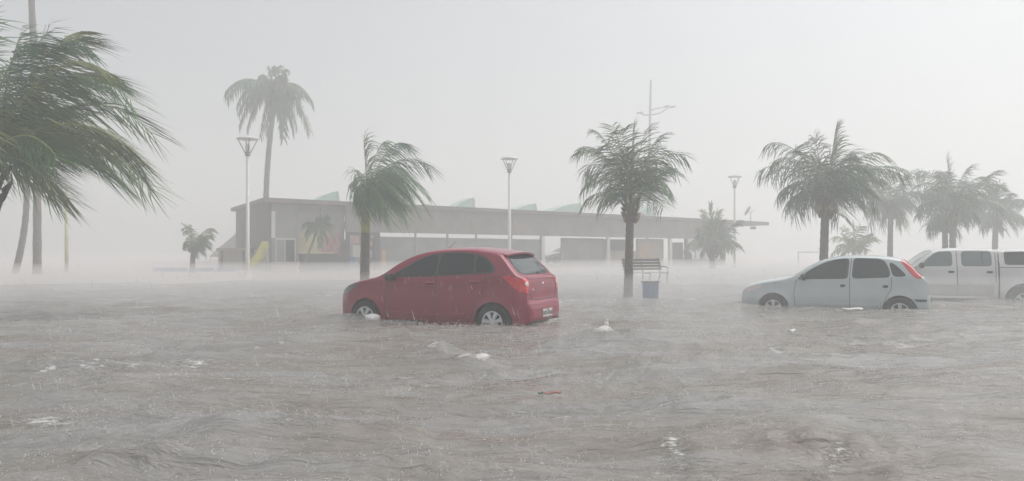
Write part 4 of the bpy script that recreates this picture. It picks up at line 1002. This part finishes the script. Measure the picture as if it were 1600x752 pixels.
gp = thing('football_goal', 'faint white goal frame in the fog behind the silver hatchback roof', 'goal', (P(1270, HZ, 52).x, 52, 0), R(-15))
tubeo('goal_post', [(-.9, 0, 0), (-.9, 0, 1.05)], .035, m_post, gp, 8); tubeo('goal_post', [(.9, 0, 0), (.9, 0, 1.05)], .035, m_post, gp, 8); tubeo('crossbar', [(-.95, 0, 1.07), (.95, 0, 1.07)], .035, m_post, gp, 8)

sl = thing('playground_slide', 'yellow playground slide against the brown end wall of the pavilion', 'slide', (P(402, HZ, 41.5).x, 41.5, 0.03), 0)
def S_(px, py, dy=0): v = P(px, py, 41.5) - Vector(sl.location); v.y += dy; return v
pth = [S_(414, 383), S_(410, 392), S_(405, 402), S_(399, 409), S_(393, 416), S_(387, 420)]
vs = []; fs = []
for p in pth:
    for (dx, dz) in ((-.0, .16), (0, 0), (0, 0), (0, .16)): pass
    vs += [p + Vector((-.10, -.25, .20)), p + Vector((-.02, -.24, 0)), p + Vector((-.02, .24, 0)), p + Vector((-.10, .25, .20)), p + Vector((.08, .30, .20)), p + Vector((.14, .29, -.08)), p + Vector((.14, -.29, -.08)), p + Vector((.08, -.30, .20))]
for i in range(len(pth) - 1):
    for k in range(8): fs.append((i * 8 + k, i * 8 + (k + 1) % 8, (i + 1) * 8 + (k + 1) % 8, (i + 1) * 8 + k))
m_sy = mat('yellow_plastic', (.56, .53, .14), .4, .1, 4)
mesh('chute', vs, fs, m_sy, sl)
for dy in (-.25, .25): tubeo('ladder_rail', [S_(416, 384, dy), S_(420, 422, dy)], .025, m_gwall, sl, 6)
for k in range(4): tubeo('rung', [S_(416.5 + k, 390 + k * 9, -.25), S_(416.5 + k, 390 + k * 9, .25)], .018, m_gwall, sl, 6)

kk = thing('kiosk', 'low beige kiosk with dark corner posts at the left end of the pavilion', 'kiosk', (P(362, HZ, 46).x, 46, 0), 0)
def K_(px): return (px - 362) * 46 / F
zt = CH + 2 * 46 / F
boxo('wall', K_(341), K_(386), 0, 1.6, 0, zt - .14, m_beige, kk)
for p in (347, 381): boxo('corner_post', K_(p) - .06, K_(p) + .06, -.06, -.003, 0, zt - .14, m_brown, kk)
boxo('roof', K_(339), K_(388), -.1, 1.7, zt - .137, zt, m_beige, kk)
tn = thing('tent', 'pale white tent roof in the fog behind the beige kiosk', 'tent', (P(352, HZ, 55).x, 55, 0), 0)
bm = bmesh.new(); k_ = 55 / F
prof = [(-26 * k_, CH - 12 * k_), (-14 * k_, CH + 0 * k_), (4 * k_, CH + 14 * k_), (16 * k_, CH + 25 * k_), (30 * k_, CH + 10 * k_), (44 * k_, CH - 6 * k_)]
a = [bm.verts.new((x, 0, z)) for x, z in prof]; b2 = [bm.verts.new((x, 2.5, z)) for x, z in prof]
for i in range(len(prof) - 1): bm.faces.new((a[i], a[i + 1], b2[i + 1], b2[i]))
bm.faces.new(a); bm.faces.new(b2[::-1]); bobj('tent_roof', bm, m_post, tn)
for x in (prof[0][0] + .1, prof[-1][0] - .1): tubeo('tent_pole', [(x, .1, 0), (x, .1, CH - 8 * k_)], .03, m_post, tn, 6)

for i, (p0, p1, h, lab) in enumerate(((241, 292, .20, 'long low blue barrier left of the small twisted palm'), (304, 333, .20, 'low blue barrier right of the small twisted palm'), (341, 366, .24, 'low dark blue barrier at the foot of the beige kiosk'), (424, 466, .52, 'pale box like planter under the window of the pavilion left front'))):
    Y = 43.2 if i < 3 else 42.2
    x0, x1 = P(p0, HZ, Y).x, P(p1, HZ, Y).x
    if i < 3:
        o = thing('barrier', lab, 'barrier', ((x0 + x1) / 2, Y, .04), 0, 'low blue barriers on the plaza'); w_ = (x1 - x0) / 2
        bm = bmesh.new(); pr = [(-.22, 0), (-.22, .06), (-.10, h), (.10, h), (.22, .06), (.22, 0)]
        a = [bm.verts.new((-w_, y, z)) for y, z in pr]; b2 = [bm.verts.new((w_, y, z)) for y, z in pr]; n_ = 6
        for k in range(n_): bm.faces.new((a[k], a[(k + 1) % n_], b2[(k + 1) % n_], b2[k]))
        bm.faces.new(a); bm.faces.new(b2[::-1]); bobj('barrier_body', bm, m_blue, o)
        for sx in (-1, 1): boxo('barrier_foot', sx * w_ * .8 - .08, sx * w_ * .8 + .08, -.25, .25, -.04, .05 - .004, m_dark, o)
    else:
        o = thing('planter', lab, 'planter', ((x0 + x1) / 2, Y, 0), 0); w_ = (x1 - x0) / 2
        boxo('planter_body', -w_, w_, -.25, .25, 0, h, m_lwall, o, .02); boxo('planter_rim', -w_ - .03, w_ + .03, -.28, .28, h + .003, h + .05, m_lwall, o, .01)

# leaning palm behind the dark counter
palm('small dark palm leaning out from behind the black counter at the painted wall', 42, (497, 357), (470, 400),
     [(470, 352, 0, .4, 1), (472, 366, .3, .5, 1), (486, 386, .1, .5, 1), (502, 388, -.2, .5, 1), (524, 368, .1, .5, 1), (522, 350, .2, .4, 1), (500, 322, 0, .1, 1), (482, 338, .2, .2, 1), (514, 335, -.2, .2, 1), (512, 378, .2, .5, 1), (478, 376, -.2, .5, 1)],
     r0=.06, r1=.05, nl=24, lmax=.42, width=.05, droop=.6, wind=.1, leaf=(1,), fill=3, fillr=.5, seed=59, group='young palms on the plaza', zbase=.0, fibre=False, name='leaning_palm')

# white car parked inside the open bay
wp = silver_profile()
wc = Car('white_car', 'white car beyond the pavilion, glimpsed through its open bay beside the red car', 'car', (-13.28 + .886 * 25.0 - .463 * 13.3, 43 + .463 * 25.0 + .886 * 13.3, .05), BA, paint=m_white, **wp)
dress_silver(wc, m_white)

# a seated person at the glazed end
def person():
    o = thing('person', 'seated person in dark clothes at the glazed end of the pavilion', 'person', B0 + Vector((T(1070.5) * .886 + .3 * .463, T(1070.5) * .463 - .3 * .886, .10)), BA + R(70))
    J = {'pelvis': (0, 0, .50), 'chest': (-.02, 0, .86), 'neck': (.01, 0, 1.04), 'head': (.04, 0, 1.18), 'top': (.04, 0, 1.27)}
    vs = [(0, 0, .50), (-.02, 0, .70), (-.02, 0, .90), (.0, 0, 1.02), (.03, 0, 1.10), (.04, 0, 1.20), (.035, 0, 1.28)]; rd = [.15, .13, .155, .055, .05, .095, .07]
    es = [(0, 1), (1, 2), (2, 3), (3, 4), (4, 5), (5, 6)]
    for s_ in (-1, 1):
        k = len(vs); vs += [(.03, s_ * .10, .50), (.42, s_ * .13, .50), (.42, s_ * .13, .10), (.54, s_ * .14, .05)]; rd += [.10, .07, .045, .04]; es += [(0, k), (k, k + 1), (k + 1, k + 2), (k + 2, k + 3)]
        k = len(vs); vs += [(-.02, s_ * .19, .95), (.06, s_ * .24, .70), (.28, s_ * .18, .64), (.36, s_ * .16, .63)]; rd += [.055, .04, .032, .028]; es += [(2, k), (k, k + 1), (k + 1, k + 2), (k + 2, k + 3)]
        for j in range(5):
            q = len(vs); vs += [(.42 + (.01 if j else -.02), s_ * (.16 + (j - 2) * .018), .625), (.46 - (0 if j else .03), s_ * (.16 + (j - 2) * .022), .60)]; rd += [.009, .007]; es += [(k + 3, q), (q, q + 1)]
    me = bpy.data.meshes.new('body'); me.from_pydata(vs, es, []); b = link('body', me, mat('dark_clothing', (.05, .05, .06), .8, .2, 6), o)
    md = b.modifiers.new('skin', 'SKIN'); 
    for i, r_ in enumerate(rd): me.skin_vertices[0].data[i].radius = (r_, r_)
    me.skin_vertices[0].data[0].use_root = True
    b.modifiers.new('sub', 'SUBSURF').levels = 1
    dg = bpy.context.evaluated_depsgraph_get(); new = bpy.data.meshes.new_from_object(b.evaluated_get(dg)); b.modifiers.clear(); b.data = new; new.name = 'body'
    new.materials.append(mat('skin', (.28, .16, .11), .6, .1, 8)) 
    for p in new.polygons:
        if p.center.z > 1.07 or (p.center.x > .35 and .56 < p.center.z < .68 and abs(p.center.y) > .12): p.material_index = 1
        p.use_smooth = True
    bm = bmesh.new(); bmesh.ops.create_icosphere(bm, subdivisions=2, radius=.108)
    for v in bm.verts: v.co = Vector((v.co.x * .95, v.co.y * .85, v.co.z)) + Vector((.02, 0, 1.235)); 
    for v in [v for v in bm.verts if v.co.z < 1.20 and v.co.x > 0.02]: v.co.z = 1.21
    bobj('hair', bm, mat('black_hair', (.012, .011, .01), .6, .2, 20), o, smooth=True)
    ch = thing('chair', 'plain dark chair under the seated person in the pavilion', 'chair', o.location.copy(), BA + R(70))
    boxo('seat', -.22, .24, -.22, .22, .36, .40, m_dark, ch, .01); boxo('backrest', -.26, -.222, -.22, .22, .404, .86, m_dark, ch, .01)
    for x in (-.2, .2):
        for y in (-.19, .19): tubeo('leg', [(x, y, 0), (x, y, .36)], .018, m_dark, ch, 6)
person()

# ---------------------------------------------------------------- floating rubbish
m_foamw = mat('white_polystyrene', (.80, .79, .78), .7, .08, 10, .3, bump=.3)
def lump(name, label, cat, px, py, sx, sy, sz, m, zc=.02, seed=1, sub=3, rz=0., sharp=.25):
    Y = CH * F / (py - HZ); o = None
    bm = bmesh.new(); bmesh.ops.create_icosphere(bm, subdivisions=sub, radius=1)
    rr = random.Random(seed); ph = [rr.uniform(0, 6) for _ in range(6)]
    for v in bm.verts:
        c = v.co.copy(); k = 1 + sharp * (.5 * math.sin(c.x * 3.1 + ph[0]) * math.cos(c.y * 2.7 + ph[1]) + .3 * math.sin(c.z * 5 + ph[2] + c.x * 4))
        v.co = Vector((c.x * sx * k, c.y * sy * k, c.z * sz * k))
    o = bobj(name, bm, m, None, auto=50); o.location = (P(px, HZ, Y).x, Y, zc); o.rotation_euler = (0, 0, rz)
    return tag(o, label, cat)
lump('plastic_bag', 'swollen white bag floating by the red car front wheel', 'bag', 582, 503, .12, .09, .085, m_foamw, .06, 3)
bt = thing('bottle', 'white plastic bottle bobbing upright on the wave right of the red car', 'bottle', (P(947, HZ, 11.3).x, 11.3, .17)); bt.scale = (.75, .75, .6); 
bm = bmesh.new(); lathe(bm, [(.02, -.10), (.042, -.09), (.045, .03), (.036, .06), (.016, .085), (.016, .10)], 14); bobj('bottle_body', bm, m_foamw, bt, auto=50)
bm = bmesh.new(); lathe(bm, [(.02, .101), (.02, .125), (.012, .13)], 12); bobj('bottle_cap', bm, m_post, bt, auto=50); bt.rotation_euler = (R(8), R(12), 0)
def sheet(name, label, cat, px, py, w_, d_, m, th=.02, rz=0., z=.05, curl=.008):
    Y = CH * F / (py - HZ); n = 10; vs = []; fs = []
    for i in range(n):
        for j in range(5):
            u = i / (n - 1) - .5; v = j / 4 - .5; e = math.sqrt(max(0, 1 - (2 * v) ** 2 * .4))
            zz = curl * math.sin(u * 7) + curl * math.cos(v * 5)
            vs.append((u * w_ * e, v * d_, zz + th))
    k = len(vs); vs += [(a, b, c - th) for a, b, c in vs[:k]]
    for i in range(n - 1):
        for j in range(4):
            a = i * 5 + j; fs += [(a, a + 5, a + 6, a + 1), (k + a, k + a + 1, k + a + 6, k + a + 5)]
    for i in range(n - 1): fs += [(i * 5, k + i * 5, k + i * 5 + 5, i * 5 + 5), (i * 5 + 4, i * 5 + 9, k + i * 5 + 9, k + i * 5 + 4)]
    for j in range(4): fs += [(j, j + 1, k + j + 1, k + j), ((n - 1) * 5 + j, k + (n - 1) * 5 + j, k + (n - 1) * 5 + j + 1, (n - 1) * 5 + j + 1)]
    o = mesh(name, vs, fs, m, None, smooth=True); o.location = (P(px, HZ, Y).x, Y, z); o.rotation_euler = (0, 0, rz); return tag(o, label, cat)
sheet('foam_board', 'flat white board floating beside the silver hatchback sill', 'board', 1332, 486, .40, .16, m_foamw, .025, R(-10), .03)
sheet('foam_board', 'small white scrap floating in open water before the silver hatchback', 'board', 1238, 522, .12, .06, m_foamw, .02, R(25), .04)
sheet('wrapper', 'crumpled red wrapper floating near the photo centre bottom', 'wrapper', 862, 622, .17, .07, mat('red_foil', (.26, .11, .10), .4, .3, 14), .006, R(8), .045, .006)
sheet('wrapper', 'small green scrap floating left beside the red wrapper', 'wrapper', 845, 626, .05, .035, mat('green_foil', (.03, .10, .05), .4, .3, 14), .006, R(-20), .06, .004)
lump('leaf_scrap', 'yellow green leaf scrap floating in the lower left water', 'leaf', 291, 640, .035, .028, .010, mat('yellow_leaf', (.30, .31, .14), .5, .2, 12), .06, 9, 2)

# ---------------------------------------------------------------- rain: drops and the small crowns they throw up
def rain():
    rr = np.random.RandomState(4); vs = []; fs = []
    d = np.array([.30, -.05, -1.0]); d /= np.linalg.norm(d)
    for i in range(900):
        Y = 2.5 + 10 * rr.rand() ** 1.1; x = (rr.rand() * 2 - 1) * Y * .75; z = rr.rand() * .95 + .1
        L = rr.uniform(.04, .08); w_ = rr.uniform(.0010, .0018)
        c = np.array([x, Y, z]); dd = d + rr.normal(0, .03, 3); k = len(vs)
        a = c - dd * L / 2; b = c + dd * L / 2
        vs += [tuple(a), tuple(c + dd * L * .2 + [w_, 0, 0]), tuple(c + dd * L * .2 + [-w_ * .5, w_ * .86, 0]), tuple(c + dd * L * .2 + [-w_ * .5, -w_ * .86, 0]), tuple(b)]
        fs += [(k, k + 1, k + 2), (k, k + 2, k + 3), (k, k + 3, k + 1), (k + 4, k + 2, k + 1), (k + 4, k + 3, k + 2), (k + 4, k + 1, k + 3)]
    m = mat('rain_water', (.75, .77, .78), .15, .02, 3, .6, alpha=.45)
    tag(mesh('rain', vs, fs, m), kind='stuff')
rain()
def splashes():
    rr = np.random.RandomState(5); me = water.data
    co = np.empty(len(me.vertices) * 3, np.float32); me.vertices.foreach_get('co', co); co = co.reshape(-1, 3)
    ok = (co[:, 1] > 3.6) & (co[:, 1] < 34) & (np.abs(co[:, 0]) < co[:, 1] * .72)
    idx = np.nonzero(ok)[0]; wgt = 1 / (1 + (co[idx, 1] / 12) ** 2); wgt /= wgt.sum(); idx = rr.choice(idx, 7000, replace=True, p=wgt)
    vs = []; fs = []
    for i in idx:
        x, y, z = co[i]; x += rr.uniform(-.06, .06); y += rr.uniform(-.06, .06); n = rr.randint(1, 4); s = rr.uniform(.002, .0055) * (1 + .03 * y)
        for j in range(n):
            h = rr.uniform(.002, .035) * (1 + .02 * y); a = rr.uniform(0, 6.28); q = rr.uniform(0, .02); k = len(vs)
            c = (x + math.cos(a) * q, y + math.sin(a) * q, z + h)
            vs += [(c[0], c[1], c[2] + s * rr.uniform(1, 2)), (c[0] + s, c[1], c[2]), (c[0] - s * .5, c[1] + s * .8, c[2]), (c[0] - s * .5, c[1] - s * .8, c[2]), (c[0], c[1], c[2] - s)]
            fs += [(k, k + 1, k + 2), (k, k + 2, k + 3), (k, k + 3, k + 1), (k + 4, k + 2, k + 1), (k + 4, k + 3, k + 2), (k + 4, k + 1, k + 3)]
    for (ax, ay, bx, by, n_) in ((-2.95, 13.75, -.2, 12.4, 420), (-.1, 12.35, .8, 13.6, 160), (5.0, 16.95, 8.4, 15.5, 520), (9.2, 19.3, 12.6, 18.2, 160)):
        for _ in range(n_):
            u = rr.rand(); x = ax + (bx - ax) * u + rr.normal(0, .06); y = ay + (by - ay) * u - abs(rr.normal(0, .10)); z = .01 + abs(rr.normal(0, .035)); s = rr.uniform(.003, .009); k = len(vs)
            vs += [(x, y, z + s * 1.4), (x + s, y, z), (x - s * .5, y + s * .8, z), (x - s * .5, y - s * .8, z), (x, y, z - s)]
            fs += [(k, k + 1, k + 2), (k, k + 2, k + 3), (k, k + 3, k + 1), (k + 4, k + 2, k + 1), (k + 4, k + 3, k + 2), (k + 4, k + 1, k + 3)]
    tag(mesh('rain_splashes', vs, fs, mat('splash_water', (.72, .71, .70), .3, .05, 5, .5, alpha=.7)), kind='stuff')
splashes()

# ---------------------------------------------------------------- air full of rain
def volume(name, x0, x1, y0, y1, z0, z1, dens, col, g):
    m = bpy.data.materials.new(name); m.use_nodes = True; t = m.node_tree; t.nodes.clear()
    o_ = t.nodes.new('ShaderNodeOutputMaterial'); v = t.nodes.new('ShaderNodeVolumePrincipled')
    v.inputs['Color'].default_value = (*col, 1); v.inputs['Density'].default_value = dens; v.inputs['Anisotropy'].default_value = g
    t.links.new(v.outputs[0], o_.inputs['Volume'])
    bm = bmesh.new(); box(bm, x0, x1, y0, y1, z0, z1); return tag(bobj(name, bm, m), kind='stuff')
volume('haze', -345, 345, -45, 345, -1.7, 26, .0138, (.965, .984, .983), .42)
volume('spray_mist', -200, 200, 16, 200, -.3, .6, .055, (.98, .98, .98), .2)
